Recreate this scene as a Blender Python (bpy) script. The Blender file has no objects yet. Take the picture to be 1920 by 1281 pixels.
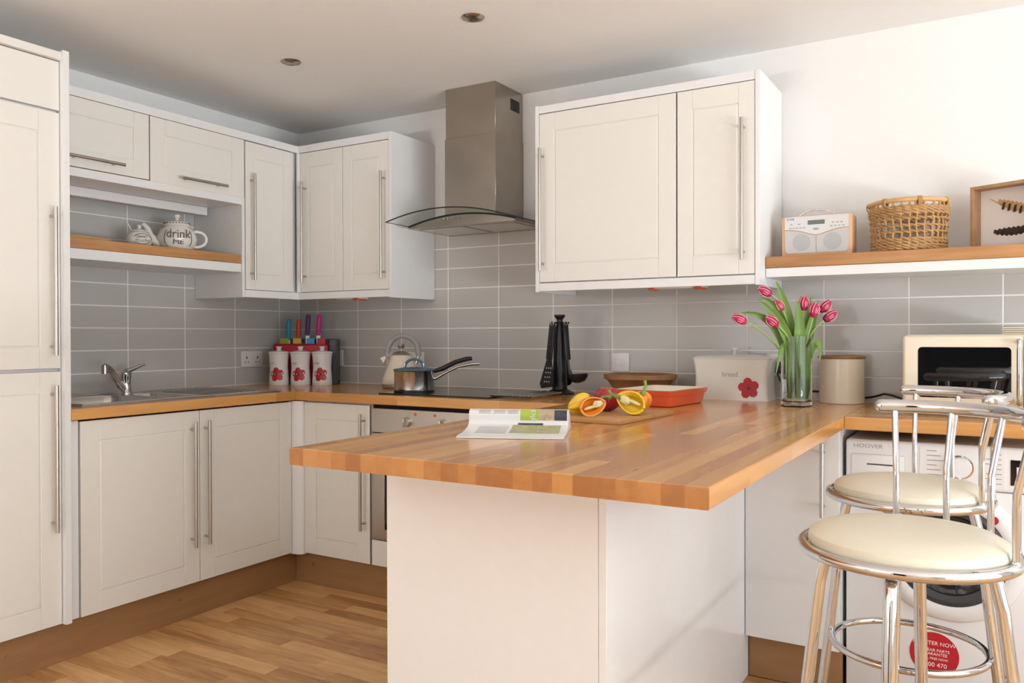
import bpy, bmesh, math, random
from math import sin, cos, pi, radians as RAD
from mathutils import Vector, Matrix
random.seed(7)
S = bpy.context.scene
COL = S.collection

# ------------------------------------------------------------------ camera
YAW, PITCH, ROLL = 0.5402, -0.0066, -0.0022
cy_, sy_ = cos(YAW), sin(YAW)
fwd = Vector((-sy_*cos(PITCH), cy_*cos(PITCH), sin(PITCH)))
rgt = Vector((cy_, sy_, 0)); upv = rgt.cross(fwd)
r2 = rgt*cos(ROLL)+upv*sin(ROLL); u2 = -rgt*sin(ROLL)+upv*cos(ROLL)
cam = bpy.data.cameras.new('camera'); cam.sensor_width = 36; cam.sensor_fit = 'HORIZONTAL'
cam.lens = 1526.0/1920*36; cam.clip_start = .05
co = bpy.data.objects.new('camera', cam); COL.objects.link(co)
mw = Matrix.Identity(4)
for i in range(3):
    mw[i][0] = r2[i]; mw[i][1] = u2[i]; mw[i][2] = -fwd[i]
mw.translation = Vector((3.4777, -3.41, 1.1676))
co.matrix_world = mw
S.camera = co
# ------------------------------------------------------------------ world, lights, exposure
W = bpy.data.worlds.new('world'); S.world = W; W.use_nodes = True
W.node_tree.nodes['Background'].inputs[0].default_value = (.75, .87, 1, 1)
W.node_tree.nodes['Background'].inputs[1].default_value = 1.0
S.view_settings.view_transform = 'Standard'; S.view_settings.look = 'None'
S.view_settings.gamma = 1; S.view_settings.use_curve_mapping = False
S.view_settings.exposure = -0.17
def area(name, loc, rot, sx, sy, power, col):
    l = bpy.data.lights.new(name, 'AREA'); l.shape = 'RECTANGLE'; l.size = sx; l.size_y = sy
    l.energy = power; l.color = col
    o = bpy.data.objects.new(name, l); COL.objects.link(o); o.location = loc; o.rotation_euler = rot
    return o
RX, FY, CH = 6.4, -6.6, 2.3366      # right wall, front wall, ceiling height
# daylight entering by the wide glazing in the right wall and the window in the front wall
area('daylight_right', (RX+.12, -3.1, 1.2), (0, RAD(90), 0), 1.85, 4.1, 46, (.80, .91, 1))
area('daylight_front', (1.55, FY-.12, 1.3), (RAD(90), 0, 0), 2.1, 1.6, 20, (1, .98, .96))
# added fill lamps outside each window, tilted up to brighten the ceiling
area('fill_up_right', (RX+.75, -3.1, .1), (0, RAD(140), 0), 1.1, 4.1, 590, (.90, .955, 1))
area('fill_up_front', (1.55, FY-.75, .1), (RAD(140), 0, 0), 2.1, 1.1, 560, (.95, .97, 1))

# ------------------------------------------------------------------ helpers
class B:
    def __init__(s): s.bm = bmesh.new()
    def box(s, x0, x1, y0, y1, z0, z1, bev=0, seg=1):
        m = Matrix.Translation(((x0+x1)/2, (y0+y1)/2, (z0+z1)/2)) @ Matrix.Diagonal((abs(x1-x0), abs(y1-y0), abs(z1-z0), 1))
        r = bmesh.ops.create_cube(s.bm, size=1, matrix=m)
        if bev:
            es = list({e for v in r['verts'] for e in v.link_edges})
            bmesh.ops.bevel(s.bm, geom=es, offset=bev, segments=seg, affect='EDGES', profile=.5)
        return s
    def rings(s, rings, cap0=True, cap1=True, closed=False):
        n = len(rings[0]); R = [[s.bm.verts.new(p) for p in r] for r in rings]
        K = len(R)
        for k in range(K if closed else K-1):
            a, b = R[k], R[(k+1) % K]
            for i in range(n):
                try: s.bm.faces.new((a[i], a[(i+1) % n], b[(i+1) % n], b[i]))
                except ValueError: pass
        if not closed:
            if cap0: s.bm.faces.new(R[0][::-1])
            if cap1: s.bm.faces.new(R[-1])
        return s
    def cyl(s, p0, p1, r0, r1=None, n=20):
        p0, p1 = Vector(p0), Vector(p1); r1 = r0 if r1 is None else r1
        d = (p1-p0).normalized(); a = d.orthogonal().normalized(); b = d.cross(a)
        return s.rings([[p+(a*cos(2*pi*i/n)+b*sin(2*pi*i/n))*r for i in range(n)] for p, r in ((p0, r0), (p1, r1))])
    def lathe(s, prof, c=(0, 0, 0), n=32, sx=1, sy=1, cap0=True, cap1=True):
        c = Vector(c)
        return s.rings([[c+Vector((max(r, 1e-4)*cos(2*pi*i/n)*sx, max(r, 1e-4)*sin(2*pi*i/n)*sy, z)) for i in range(n)] for r, z in prof], cap0, cap1)
    def tube(s, pts, r, n=12, closed=False):
        pts = [Vector(p) for p in pts]; K = len(pts)
        rr = r if isinstance(r, (list, tuple)) else [r]*K
        out = []; a = None
        for k in range(K):
            if closed: t = pts[(k+1) % K]-pts[k-1]
            else: t = pts[min(k+1, K-1)]-pts[max(k-1, 0)]
            t.normalize()
            a = t.orthogonal().normalized() if a is None else (a-t*a.dot(t)).normalized()
            b = t.cross(a)
            out.append([pts[k]+(a*cos(2*pi*i/n)+b*sin(2*pi*i/n))*rr[k] for i in range(n)])
        return s.rings(out, closed=closed)
    def capsule(s, pts, r, n=14):
        # tube with rounded ends
        pts = [Vector(p) for p in pts]; t0 = (pts[0]-pts[1]).normalized(); t1 = (pts[-1]-pts[-2]).normalized()
        P = [pts[0]+t0*r*sin(a) for a in (1.45, 1.1, .7, .35)]+pts+[pts[-1]+t1*r*sin(a) for a in (.35, .7, 1.1, 1.45)]
        q = [r*cos(a) for a in (1.45, 1.1, .7, .35)]
        return s.tube(P, q+[r]*len(pts)+q[::-1], n)
    def ell(s, c, rx, ry, rz, n=20, m=12, f=None):
        c = Vector(c); R = []
        for k in range(m+1):
            t = -pi/2+pi*k/m; t = max(min(t, pi/2-.02), -pi/2+.02)
            R.append([c+Vector((rx*cos(t)*cos(2*pi*i/n), ry*cos(t)*sin(2*pi*i/n), rz*sin(t)))*(f(2*pi*i/n, t) if f else 1) for i in range(n)])
        return s.rings(R)
    def prism(s, poly, fn, d0, d1):
        # poly of 2D points extruded; fn(a,b,d)->xyz
        return s.rings([[fn(a, b, d0) for a, b in poly], [fn(a, b, d1) for a, b in poly]])
    def surf(s, f, nu, nv, th=None):
        V = [[s.bm.verts.new(f(i/nu, j/nv)) for j in range(nv+1)] for i in range(nu+1)]
        for i in range(nu):
            for j in range(nv): s.bm.faces.new((V[i][j], V[i+1][j], V[i+1][j+1], V[i][j+1]))
        return s
    def mesh(s, name, mat, ang=40):
        bmesh.ops.recalc_face_normals(s.bm, faces=s.bm.faces)
        me = bpy.data.meshes.new(name); s.bm.to_mesh(me); s.bm.free()
        me.shade_smooth(); me.set_sharp_from_angle(angle=RAD(ang))
        if mat: me.materials.append(mat)
        return me
    def obj(s, name, mat, parent=None, loc=None, rot=None, ang=40):
        return mk(name, s.mesh(name, mat, ang), parent, loc, rot)
def mk(name, me, parent=None, loc=None, rot=None):
    o = bpy.data.objects.new(name, me); COL.objects.link(o)
    if parent: o.parent = parent
    if loc: o.location = loc
    if rot: o.rotation_euler = rot
    return o
def thing(name, label, cat, loc=(0, 0, 0), rz=0, group=None):
    o = bpy.data.objects.new(name, None); COL.objects.link(o); o.empty_display_size = .05
    o.location = loc; o.rotation_euler = (0, 0, rz); tag(o, label, cat, group); return o
def tag(o, label, cat, group=None):
    o['label'] = label; o['category'] = cat
    if group: o['group'] = group
    return o
def struct(o): o['kind'] = 'structure'; return o
def dup(o, parent=None, loc=None, rz=None, label=None):
    c = o.copy(); COL.objects.link(c)
    if parent: c.parent = parent
    if loc: c.location = loc
    if rz is not None: c.rotation_euler = (0, 0, rz)
    if label: c['label'] = label
    for ch in list(o.children): dup(ch, c)
    return c
def text(body, size, mat, parent, loc, rot, name='lettering', sx=1.0, ext=.0002, shear=0):
    cu = bpy.data.curves.new('t', 'FONT'); cu.body = body; cu.size = size; cu.align_x = 'CENTER'; cu.align_y = 'CENTER'
    cu.extrude = ext; cu.resolution_u = 3; cu.shear = shear
    to = bpy.data.objects.new('t', cu); COL.objects.link(to)
    dg = bpy.context.evaluated_depsgraph_get()
    me = bpy.data.meshes.new_from_object(to.evaluated_get(dg)); bpy.data.objects.remove(to)
    me.name = name; me.materials.clear(); me.materials.append(mat)
    o = mk(name, me, parent, loc, rot); o.scale = (sx, 1, 1); return o
def arc(c, r, a0, a1, n, z=0):
    return [(c[0]+r*cos(RAD(a0+(a1-a0)*k/n)), c[1]+r*sin(RAD(a0+(a1-a0)*k/n)), z) for k in range(n+1)]
def bez(p0, p1, p2, p3, n=12):
    p0, p1, p2, p3 = map(Vector, (p0, p1, p2, p3))
    return [p0*(1-t)**3+p1*3*t*(1-t)**2+p2*3*t*t*(1-t)+p3*t**3 for t in [k/n for k in range(n+1)]]

# ------------------------------------------------------------------ materials
def mat(name, col, rough=.5, metal=0, spec=.5, coat=0, trans=0, ior=1.45, emit=None, noise=0, nscale=30, bump=0, bscale=200, alpha=None):
    m = bpy.data.materials.new(name); m.use_nodes = True; nt = m.node_tree; p = nt.nodes['Principled BSDF']
    p.inputs['Base Color'].default_value = (*col, 1); p.inputs['Roughness'].default_value = rough
    p.inputs['Metallic'].default_value = metal; p.inputs['Specular IOR Level'].default_value = spec
    p.inputs['Coat Weight'].default_value = coat; p.inputs['Coat Roughness'].default_value = .08
    p.inputs['Transmission Weight'].default_value = trans; p.inputs['IOR'].default_value = ior
    if emit: p.inputs['Emission Color'].default_value = (*emit[0], 1); p.inputs['Emission Strength'].default_value = emit[1]
    N = nt.nodes.new; L = nt.links.new
    tc = N('ShaderNodeTexCoord')
    nz = N('ShaderNodeTexNoise'); nz.inputs['Scale'].default_value = nscale; L(tc.outputs['Object'], nz.inputs['Vector'])
    mx = N('ShaderNodeMix'); mx.data_type = 'RGBA'
    k = noise if noise else .02
    mx.inputs[6].default_value = (*[c*(1-k) for c in col], 1); mx.inputs[7].default_value = (*[min(1, c*(1+k)) for c in col], 1)
    L(nz.outputs['Fac'], mx.inputs[0]); L(mx.outputs[2], p.inputs['Base Color'])
    if bump:
        nb = N('ShaderNodeTexNoise'); nb.inputs['Scale'].default_value = bscale; L(tc.outputs['Object'], nb.inputs['Vector'])
        bp = N('ShaderNodeBump'); bp.inputs['Strength'].default_value = bump; bp.inputs['Distance'].default_value = .002
        L(nb.outputs['Fac'], bp.inputs['Height']); L(bp.outputs[0], p.inputs['Normal'])
    return m
def wood(name, c_dark, c_mid, c_light, rough=.35, grain=1.0, rnd=True, coat=0, knots=0, gscale=(3, 55, 55), bump=.08, endgrain=1):
    m = bpy.data.materials.new(name); m.use_nodes = True; nt = m.node_tree; p = nt.nodes['Principled BSDF']
    N = nt.nodes.new; L = nt.links.new
    tc = N('ShaderNodeTexCoord'); oi = N('ShaderNodeObjectInfo')
    off = N('ShaderNodeVectorMath'); off.operation = 'MULTIPLY_ADD'
    L(tc.outputs['Object'], off.inputs[0]); off.inputs[1].default_value = (1, 1, 1)
    sc = N('ShaderNodeVectorMath'); sc.operation = 'SCALE'; sc.inputs[0].default_value = (17, 31, 23)
    L(oi.outputs['Random'], sc.inputs['Scale']); L(sc.outputs[0], off.inputs[2])
    mp = N('ShaderNodeMapping'); mp.inputs['Scale'].default_value = gscale; L(off.outputs[0], mp.inputs['Vector'])
    nz = N('ShaderNodeTexNoise'); nz.inputs['Scale'].default_value = 1; nz.inputs['Detail'].default_value = 6; nz.inputs['Roughness'].default_value = .6
    nz.inputs['Distortion'].default_value = .6; L(mp.outputs[0], nz.inputs['Vector'])
    mp2 = N('ShaderNodeMapping'); mp2.inputs['Scale'].default_value = (gscale[0]*.6, gscale[1]*.3, gscale[2]*.3); L(off.outputs[0], mp2.inputs['Vector'])
    n2 = N('ShaderNodeTexNoise'); n2.inputs['Scale'].default_value = 1; n2.inputs['Detail'].default_value = 3; n2.inputs['Distortion'].default_value = 1.5; L(mp2.outputs[0], n2.inputs['Vector'])
    a = N('ShaderNodeMath'); a.operation = 'MULTIPLY_ADD'; L(nz.outputs['Fac'], a.inputs[0]); a.inputs[1].default_value = .75*grain
    b = N('ShaderNodeMath'); b.operation = 'MULTIPLY_ADD'; L(n2.outputs['Fac'], b.inputs[0]); b.inputs[1].default_value = .55*grain; b.inputs[2].default_value = -.15-.65*(grain-1)*.5-.0
    L(b.outputs[0], a.inputs[2])
    t = N('ShaderNodeMath'); t.operation = 'MULTIPLY_ADD'; L(oi.outputs['Random'], t.inputs[0]); t.inputs[1].default_value = .5 if rnd else 0.0
    t.inputs[2].default_value = -.25 if rnd else 0.0
    s = N('ShaderNodeMath'); s.operation = 'ADD'; L(a.outputs[0], s.inputs[0]); L(t.outputs[0], s.inputs[1])
    cr = N('ShaderNodeValToRGB'); e = cr.color_ramp.elements
    e[0].position = .15; e[0].color = (*c_dark, 1); e[1].position = .85; e[1].color = (*c_light, 1)
    q = cr.color_ramp.elements.new(.5); q.color = (*c_mid, 1)
    L(s.outputs[0], cr.inputs[0])
    if endgrain < 1:
        sx = N('ShaderNodeSeparateXYZ'); L(tc.outputs['Normal'], sx.inputs[0]); ab = N('ShaderNodeMath'); ab.operation = 'ABSOLUTE'; L(sx.outputs[0], ab.inputs[0])
        gt = N('ShaderNodeMath'); gt.operation = 'GREATER_THAN'; gt.inputs[1].default_value = .75; L(ab.outputs[0], gt.inputs[0])
        mg = N('ShaderNodeMix'); mg.data_type = 'RGBA'; mg.blend_type = 'MULTIPLY'; L(gt.outputs[0], mg.inputs[0]); L(cr.outputs[0], mg.inputs[6]); mg.inputs[7].default_value = (endgrain, endgrain*.85, endgrain*.66, 1)
        L(mg.outputs[2], p.inputs['Base Color'])
    else: L(cr.outputs[0], p.inputs['Base Color'])
    p.inputs['Roughness'].default_value = rough; p.inputs['Coat Weight'].default_value = coat; p.inputs['Coat Roughness'].default_value = .12
    bp = N('ShaderNodeBump'); bp.inputs['Strength'].default_value = bump; bp.inputs['Distance'].default_value = .001
    L(nz.outputs['Fac'], bp.inputs['Height']); L(bp.outputs[0], p.inputs['Normal'])
    return m
M = dict(
 wall=mat('wall_paint', (.80, .785, .765), .75, bump=.05, bscale=350),
 ceil=mat('ceiling_paint', (.80, .785, .765), .8, bump=.04, bscale=300),
 cream=mat('cabinet_cream', (.79, .765, .715), .32),
 white=mat('cabinet_white', (.79, .79, .785), .3),
 panel=mat('panel_white', (.79, .79, .785), .16),
 tile=mat('grey_tile', (.53, .515, .49), .10, noise=.03, nscale=6, bump=.012, bscale=25),
 grout=mat('grout', (.84, .82, .79), .8, bump=.2, bscale=400),
 steel=mat('brushed_steel', (.62, .59, .55), .3, 1, noise=.06, nscale=12),
 nickel=mat('handle_nickel', (.50, .47, .43), .33, 1),
 hoodst=mat('hood_steel', (.42, .375, .325), .27, 1, noise=.14, nscale=9, bump=.02, bscale=14),
 chrome=mat('chrome', (.62, .62, .63), .05, 1),
 sinkst=mat('sink_steel', (.60, .59, .575), .22, 1, noise=.05),
 black=mat('black_plastic', (.012, .012, .013), .35),
 blackglass=mat('black_glass', (.006, .006, .007), .03, spec=.8),
 dark=mat('dark_void', (.008, .008, .008), .8),
 dgrey=mat('dark_grey_plastic', (.085, .095, .10), .45),
 cerw=mat('cream_ceramic', (.80, .765, .70), .15, coat=.4),
 whitec=mat('white_ceramic', (.82, .80, .78), .12, coat=.4),
 socket=mat('socket_white', (.80, .77, .76), .3),
 red=mat('poppy_red', (.50, .014, .025), .35),
 ink=mat('dark_ink', (.06, .055, .055), .6),
 greyink=mat('grey_ink', (.35, .34, .33), .6),
 redboard=mat('red_board', (.50, .018, .04), .4),
 green=mat('tab_green', (.33, .42, .03), .45), yellow=mat('tab_yellow', (.72, .46, .06), .45),
 blue=mat('tab_blue', (.05, .36, .60), .45), teal=mat('teal_handle', (.02, .27, .42), .4),
 kred=mat('red_handle', (.52, .06, .04), .4), purple=mat('purple_handle', (.09, .025, .15), .4), magenta=mat('magenta_handle', (.56, .02, .22), .4),
 creamk=mat('cream_enamel', (.78, .70, .56), .22, coat=.3),
 greyh=mat('grey_rubber', (.33, .325, .315), .5), bluegrey=mat('blue_grey_silicone', (.085, .14, .19), .5),
 orange=mat('orange_enamel', (.74, .10, .035), .18, coat=.5), creamin=mat('cream_glaze', (.84, .76, .62), .2),
 pepR=mat('pepper_red', (.38, .012, .022), .14, coat=.5), pepY=mat('pepper_yellow', (.90, .58, .015), .2, coat=.4, noise=.08, nscale=20),
 pepO=mat('pepper_orange', (.88, .27, .012), .2, coat=.4, noise=.08, nscale=20), pith=mat('pepper_pith', (.86, .78, .45), .5, noise=.2, nscale=60),
 pgreen=mat('pepper_stem', (.18, .32, .05), .4),
 paper=mat('paper', (.80, .80, .80), .35), papertxt=mat('paper_text', (.50, .50, .51), .5), lime=mat('print_lime', (.42, .55, .08), .4),
 photo1=mat('print_brown', (.50, .38, .25), .4, noise=.7, nscale=55), photo2=mat('print_dark', (.06, .06, .09), .4, noise=.8, nscale=40),
 photo3=mat('print_olive', (.42, .42, .22), .4, noise=.6, nscale=60),
 glass=mat('clear_glass', (.97, .985, .975), .01, trans=1, ior=1.45), water=mat('water', (.93, .97, .93), .0, trans=1, ior=1.33),
 hoodglass=mat('hood_glass', (.86, .93, .90), .02, trans=1, ior=1.3), glassedge=mat('glass_edge', (.015, .022, .02), .15),
 leaf=mat('tulip_leaf', (.14, .25, .045), .4, noise=.25, nscale=14), stem=mat('tulip_stem', (.30, .46, .12), .4),
 petal=mat('tulip_petal', (.46, .02, .10), .4, noise=.35, nscale=30), petaledge=mat('tulip_petal_edge', (.86, .52, .50), .4),
 radio=mat('radio_wood', (.70, .42, .24), .4, noise=.08, nscale=25), silver=mat('silver_plastic', (.58, .585, .59), .35, .4),
 mesh=mat('speaker_mesh', (.50, .50, .50), .45, .3, noise=.1, nscale=500), meshd=mat('speaker_cone', (.42, .43, .44), .5, .3), lcd=mat('lcd', (.12, .135, .125), .2),
 seat=mat('cream_vinyl', (.74, .69, .56), .38, bump=.03, bscale=400),
 washer=mat('washer_white', (.79, .79, .795), .25), rubber=mat('dark_rubber', (.05, .05, .055), .4), doorglass=mat('washer_glass', (.02, .02, .022), .06, spec=.7),
 wicker=mat('wicker', (.46, .27, .115), .6, noise=.35, nscale=40), wrim=mat('wicker_rim', (.62, .37, .16), .45, noise=.15, nscale=30),
 featd=mat('feather_dark', (.035, .02, .015), .7), featl=mat('feather_tan', (.55, .34, .16), .7, noise=.2, nscale=60),
 print=mat('print_paper', (.80, .745, .725), .3), cable=mat('cable_black', (.01, .01, .01), .4),
 amber=mat('amber_switch', (.75, .13, .04), .3), lamp=mat('lamp_glass', (.75, .72, .68), .15, emit=((1, .93, .85), .25)),
 brass=mat('screw', (.45, .38, .30), .35, 1), dark_box=mat('black_recess', (.02, .02, .022), .8), pine=mat('pine', (.55, .30, .11), .4, noise=.2, nscale=12),
 frost=mat('diffuser', (.82, .79, .78), .5),
)
OAK_TOP = wood('oak_worktop', (.47, .20, .055), (.67, .335, .105), (.80, .46, .175), .24, .6, coat=.35, bump=.015, gscale=(1.6, 30, 30), endgrain=.7)
OAK_FLOOR = wood('oak_floor', (.36, .175, .06), (.64, .355, .145), (.82, .52, .25), .38, 1.0, gscale=(4, 40, 40))
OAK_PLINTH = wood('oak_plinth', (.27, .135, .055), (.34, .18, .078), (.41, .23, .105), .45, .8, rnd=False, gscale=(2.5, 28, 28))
OAK_SHELF = wood('oak_shelf', (.28, .12, .04), (.46, .225, .085), (.58, .31, .13), .4, 1.0, gscale=(4, 60, 60))
OAK_ITEM = wood('brown_wood', (.16, .07, .025), (.29, .14, .055), (.40, .21, .09), .4, 1.0, rnd=False, gscale=(6, 50, 50))
OAK_BOARD = wood('board_wood', (.36, .17, .06), (.52, .27, .10), (.62, .35, .15), .4, .9, rnd=False, gscale=(4, 50, 50))
FRAME_W = wood('frame_wood', (.26, .14, .06), (.42, .25, .12), (.56, .36, .19), .5, 1.0, rnd=False, gscale=(20, 50, 20))

# ------------------------------------------------------------------ setting
fl = struct(B().box(-.1, RX+.1, FY-.1, .1, -.08, -.006).obj('floor', OAK_FLOOR))
for r in range(30):                                   # oak floor strips, laid along x
    y0 = -.60-.0705*(r+1); x = .56-random.uniform(0, .5)
    while x < 4.25:
        ln = random.uniform(.32, .72); x1 = x+ln
        a, b_ = max(x, .56), min(x1, 4.3)
        if b_-a > .03 and not (2.13 < a and b_ < 2.72 and y0 > -1.7):
            c = ((a+b_)/2, y0+.035, -.003)
            o = B().box(-(b_-a)/2+.0003, (b_-a)/2-.0003, -.0349, .0349, -.003, .003, .0005).obj('plank', OAK_FLOOR, fl)
            o.location = c
        x = x1
struct(B().box(-.1, RX+.1, FY-.1, .1, CH, CH+.08).obj('ceiling', M['ceil']))
wb = struct(B().box(-.1, RX+.1, 0.012, .1, 0, CH).obj('wall_back', M['wall']))
wl = struct(B().box(-.1, -.012, FY-.1, .012, 0, CH).obj('wall_left', M['wall']))
B().box(-.012, 0.012, -.012, .0121, 1.74, CH).bm.free()
# painted wall faces stand flush with the tiles: plaster above and beside the tiled strip
B().box(0, RX, .0, .0125, 1.7225, CH).obj('plaster', M['wall'], wb)
B().box(2.72, RX, .0, .0125, 1.415, 1.7225).obj('plaster', M['wall'], wb)
B().box(0, RX, .0, .0125, 0, .905).obj('plaster', M['wall'], wb)
B().box(-.0125, 0, FY, 0, 1.83, CH).obj('plaster', M['wall'], wl)
B().box(-.0125, 0, FY, -1.74, 0, 1.83).obj('plaster', M['wall'], wl)
B().box(-.0125, 0, -1.74, 0, 0, .905).obj('plaster', M['wall'], wl)
B().box(.0, RX, .0012, .0122, .905, 1.7225).obj('grout', M['grout'], wb)
B().box(-.0122, -.0012, -1.74, 0, .905, 1.83).obj('grout', M['grout'], wl)
tile_cache = {}
def tile(w, h, parent, loc, rz):
    k = (round(w, 4), round(h, 4))
    if k not in tile_cache: tile_cache[k] = B().box(-w/2, w/2, -.0, .007, -h/2, h/2, .0014, 2).mesh('tile', M['tile'], 10)
    o = mk('tile', tile_cache[k], parent, loc, (RAD(random.uniform(-.12, .12)), RAD(0), rz+RAD(random.uniform(-.1, .1))))
G = .0052
zs = [.911]+[1.005+.1017*k for k in range(9)]
xs = [0.002]+[.138+.3045*k for k in range(17)]
for i in range(len(xs)-1):
    for j in range(len(zs)-1):
        x0, x1, z0, z1 = xs[i]+G/2, xs[i+1]-G/2, zs[j]+G/2, zs[j+1]-G/2
        if x0 > 5.2: continue
        if z0 > 1.70: continue
        if z0 > 1.41 and not (.6 < x0 < 1.9): continue
        if z1 > 1.43 and x0 > 2.6: continue
        tile(x1-x0, z1-z0, wb, ((x0+x1)/2, 0, (z0+z1)/2), 0)
ys = [-.002]+[-.155-.309*k for k in range(5)]+[-1.7375]
for i in range(len(ys)-1):
    for j in range(len(zs)-1):
        y0, y1, z0, z1 = ys[i]-G/2, ys[i+1]+G/2, zs[j]+G/2, zs[j+1]-G/2
        if z0 > 1.81: continue
        if i < 2 and z0 > 1.41: continue
        tile(y0-y1, z1-z0, wl, (0, (y0+y1)/2, (z0+z1)/2), RAD(90))
def thin_glass(name, tint, refl):
    m = bpy.data.materials.new(name); m.use_nodes = True; nt = m.node_tree; nt.nodes.clear(); N = nt.nodes.new
    o = N('ShaderNodeOutputMaterial'); mx = N('ShaderNodeMixShader'); t = N('ShaderNodeBsdfTransparent'); g = N('ShaderNodeBsdfGlossy'); lw = N('ShaderNodeValue')
    t.inputs[0].default_value = (*tint, 1); g.inputs['Roughness'].default_value = .02; lw.outputs[0].default_value = refl
    nt.links.new(lw.outputs[0], mx.inputs[0]); nt.links.new(t.outputs[0], mx.inputs[1]); nt.links.new(g.outputs[0], mx.inputs[2]); nt.links.new(mx.outputs[0], o.inputs[0])
    return m
M['pane'] = thin_glass('window_pane', (1, 1, 1), .06)
M['hoodglass'] = thin_glass('hood_glass', (.955, .975, .965), .05)
# right wall with wide glazing, front wall with window and a doorway onto an added black box, all behind the camera
w = B(); w.box(RX, RX+.1, FY-.1, -5.2, 0, CH); w.box(RX, RX+.1, -1.0, .1, 0, CH); w.box(RX, RX+.1, -5.2, -1.0, 2.15, CH); w.box(RX, RX+.1, -5.2, -1.0, 0, .2)
struct(w.obj('wall_right', M['wall']))
w = B(); w.box(-.1, .5, FY-.1, FY, 0, CH); w.box(.5, 2.6, FY-.1, FY, 0, .45); w.box(.5, 2.6, FY-.1, FY, 2.12, CH)
w.box(2.6, 2.75, FY-.1, FY, 0, CH); w.box(2.75, 3.75, FY-.1, FY, 2.05, CH); w.box(3.75, RX, FY-.1, FY, 0, CH)
struct(w.obj('wall_front', M['wall']))
w = B(); w.box(2.65, 3.85, FY-1.6, FY-1.5, 0, CH); w.box(2.65, 2.75, FY-1.5, FY-.1, 0, CH); w.box(3.75, 3.85, FY-1.5, FY-.1, 0, CH); w.box(2.65, 3.85, FY-1.6, FY-.1, CH, CH+.1); w.box(2.65, 3.85, FY-1.6, FY-.1, -.08, 0)
struct(w.obj('wall_dark_recess', M['dark_box']))  # unseen black box added to darken the reflection in the microwave window
d = struct(B().box(3.70, 3.745, FY-.02, FY+.78, .005, 2.03, .003).obj('door_1', M['pine']))
for s_ in (-1, 1): B().cyl((3.7225, FY+.72, 1.0), (3.7225+s_*.06, FY+.72, 1.0), .01, n=12).cyl((3.7225+s_*.06, FY+.725, 1.0), (3.7225+s_*.06, FY+.6, 1.0), .009, n=12).obj('door_handle', M['chrome'], d)
w = struct(B().box(RX+.04, RX+.06, -5.2, -1.0, .2, 2.15).obj('window_1', M['pane']))
f = B()
for y in (-5.2, -3.82, -2.45, -1.07): f.box(RX+.01, RX+.09, y, y+.07, .2, 2.15)
f.box(RX+.01, RX+.09, -5.2, -1.0, 2.08, 2.15); f.box(RX+.01, RX+.09, -5.2, -1.0, .2, .28); f.obj('window_frame', M['white'], w)
w = struct(B().box(.5, 2.6, FY-.06, FY-.04, .45, 2.12).obj('window_2', M['pane']))
f = B()
for x in (.5, 1.515, 2.53): f.box(x, x+.07, FY-.09, FY-.01, .45, 2.12)
f.box(.5, 2.6, FY-.09, FY-.01, 2.05, 2.12); f.box(.5, 2.6, FY-.09, FY-.01, .45, .52); f.obj('window_frame', M['white'], w)

# ------------------------------------------------------------------ cabinets
def handle(par, hx, yf, za, zb, horiz=False, name='handle'):
    b = B(); r = .0068; y = yf-.033
    if horiz:   # za..zb along x, hx is the height
        b.cyl((za, y, hx), (zb, y, hx), r, n=14)
        for q in (za+.035, zb-.035): b.cyl((q, y, hx), (q, yf+.001, hx), .0052, n=10)
    else:
        b.cyl((hx, y, za), (hx, y, zb), r, n=14)
        for q in (za+.032, zb-.032): b.cyl((hx, y, q), (hx, yf+.001, q), .0052, n=10)
    return b.obj(name, M['nickel'], par)
def door(T, x0, x1, z0, z1, yf=-.02, m='cream', h=None, s=.072, name='door', flat=False):
    b = B(); w = x1-x0; s = min(s, w*.3)
    if flat: b.box(x0, x1, yf, yf+.019, z0, z1, .0015, 2)
    else:
        e = .0016
        b.box(x0, x1, yf+.0035, yf+.019, z0, z1, .001)
        b.box(x0, x0+s, yf, yf+.01, z0, z1, e, 2); b.box(x1-s, x1, yf, yf+.01, z0, z1, e, 2)
        rs = min(.075, (z1-z0)*.25)
        b.box(x0+s, x1-s, yf, yf+.01, z0, z0+rs, e, 2); b.box(x0+s, x1-s, yf, yf+.01, z1-rs, z1, e, 2)
        # recessed field with a sloping border
        g = .007
        P = lambda i: [(x0+s+i, z0+rs+i), (x1-s-i, z0+rs+i), (x1-s-i, z1-rs-i), (x0+s+i, z1-rs-i)]
        b.rings([[(a, yf+.0032, c) for a, c in P(0)], [(a, yf+.0005, c) for a, c in P(g)], ], cap0=False)
    d = b.obj(name, M[m], T, ang=12)
    if h:
        if h[0] == 'v': handle(d, h[1], yf, h[2], h[3])
        else: handle(d, h[1], yf, h[2], h[3], True)
    return d
R90 = RAD(90)
# tall housing on the left (local x = world y, local y = .61 - world x)
T = thing('tall_cabinet', 'tall cream fridge housing cabinet at far left with two long handles', 'cabinet', (.61, 0, 0), R90)
B().box(-2.37, -1.762, .002, .607, .15, 2.14).obj('body', M['white'], T)
door(T, -2.362, -1.7635, .152, 1.046, h=('v', -1.797, .485, 1.0))
door(T, -2.362, -1.7635, 1.058, 1.957, h=('v', -1.797, 1.103, 1.622))
door(T, -2.362, -1.7635, 1.966, 2.138, flat=True, name='top_panel')
B().box(-1.7615, -1.7385, -.04, .607, .15, 2.178, .001).obj('end_panel', M['white'], T)
B().box(-2.39, -2.366, -.04, .607, .15, 2.178, .001).obj('end_panel', M['white'], T)
B().box(-2.365, -1.762, -.035, .3, 2.142, 2.17, .001).obj('cornice', M['cream'], T)
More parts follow.
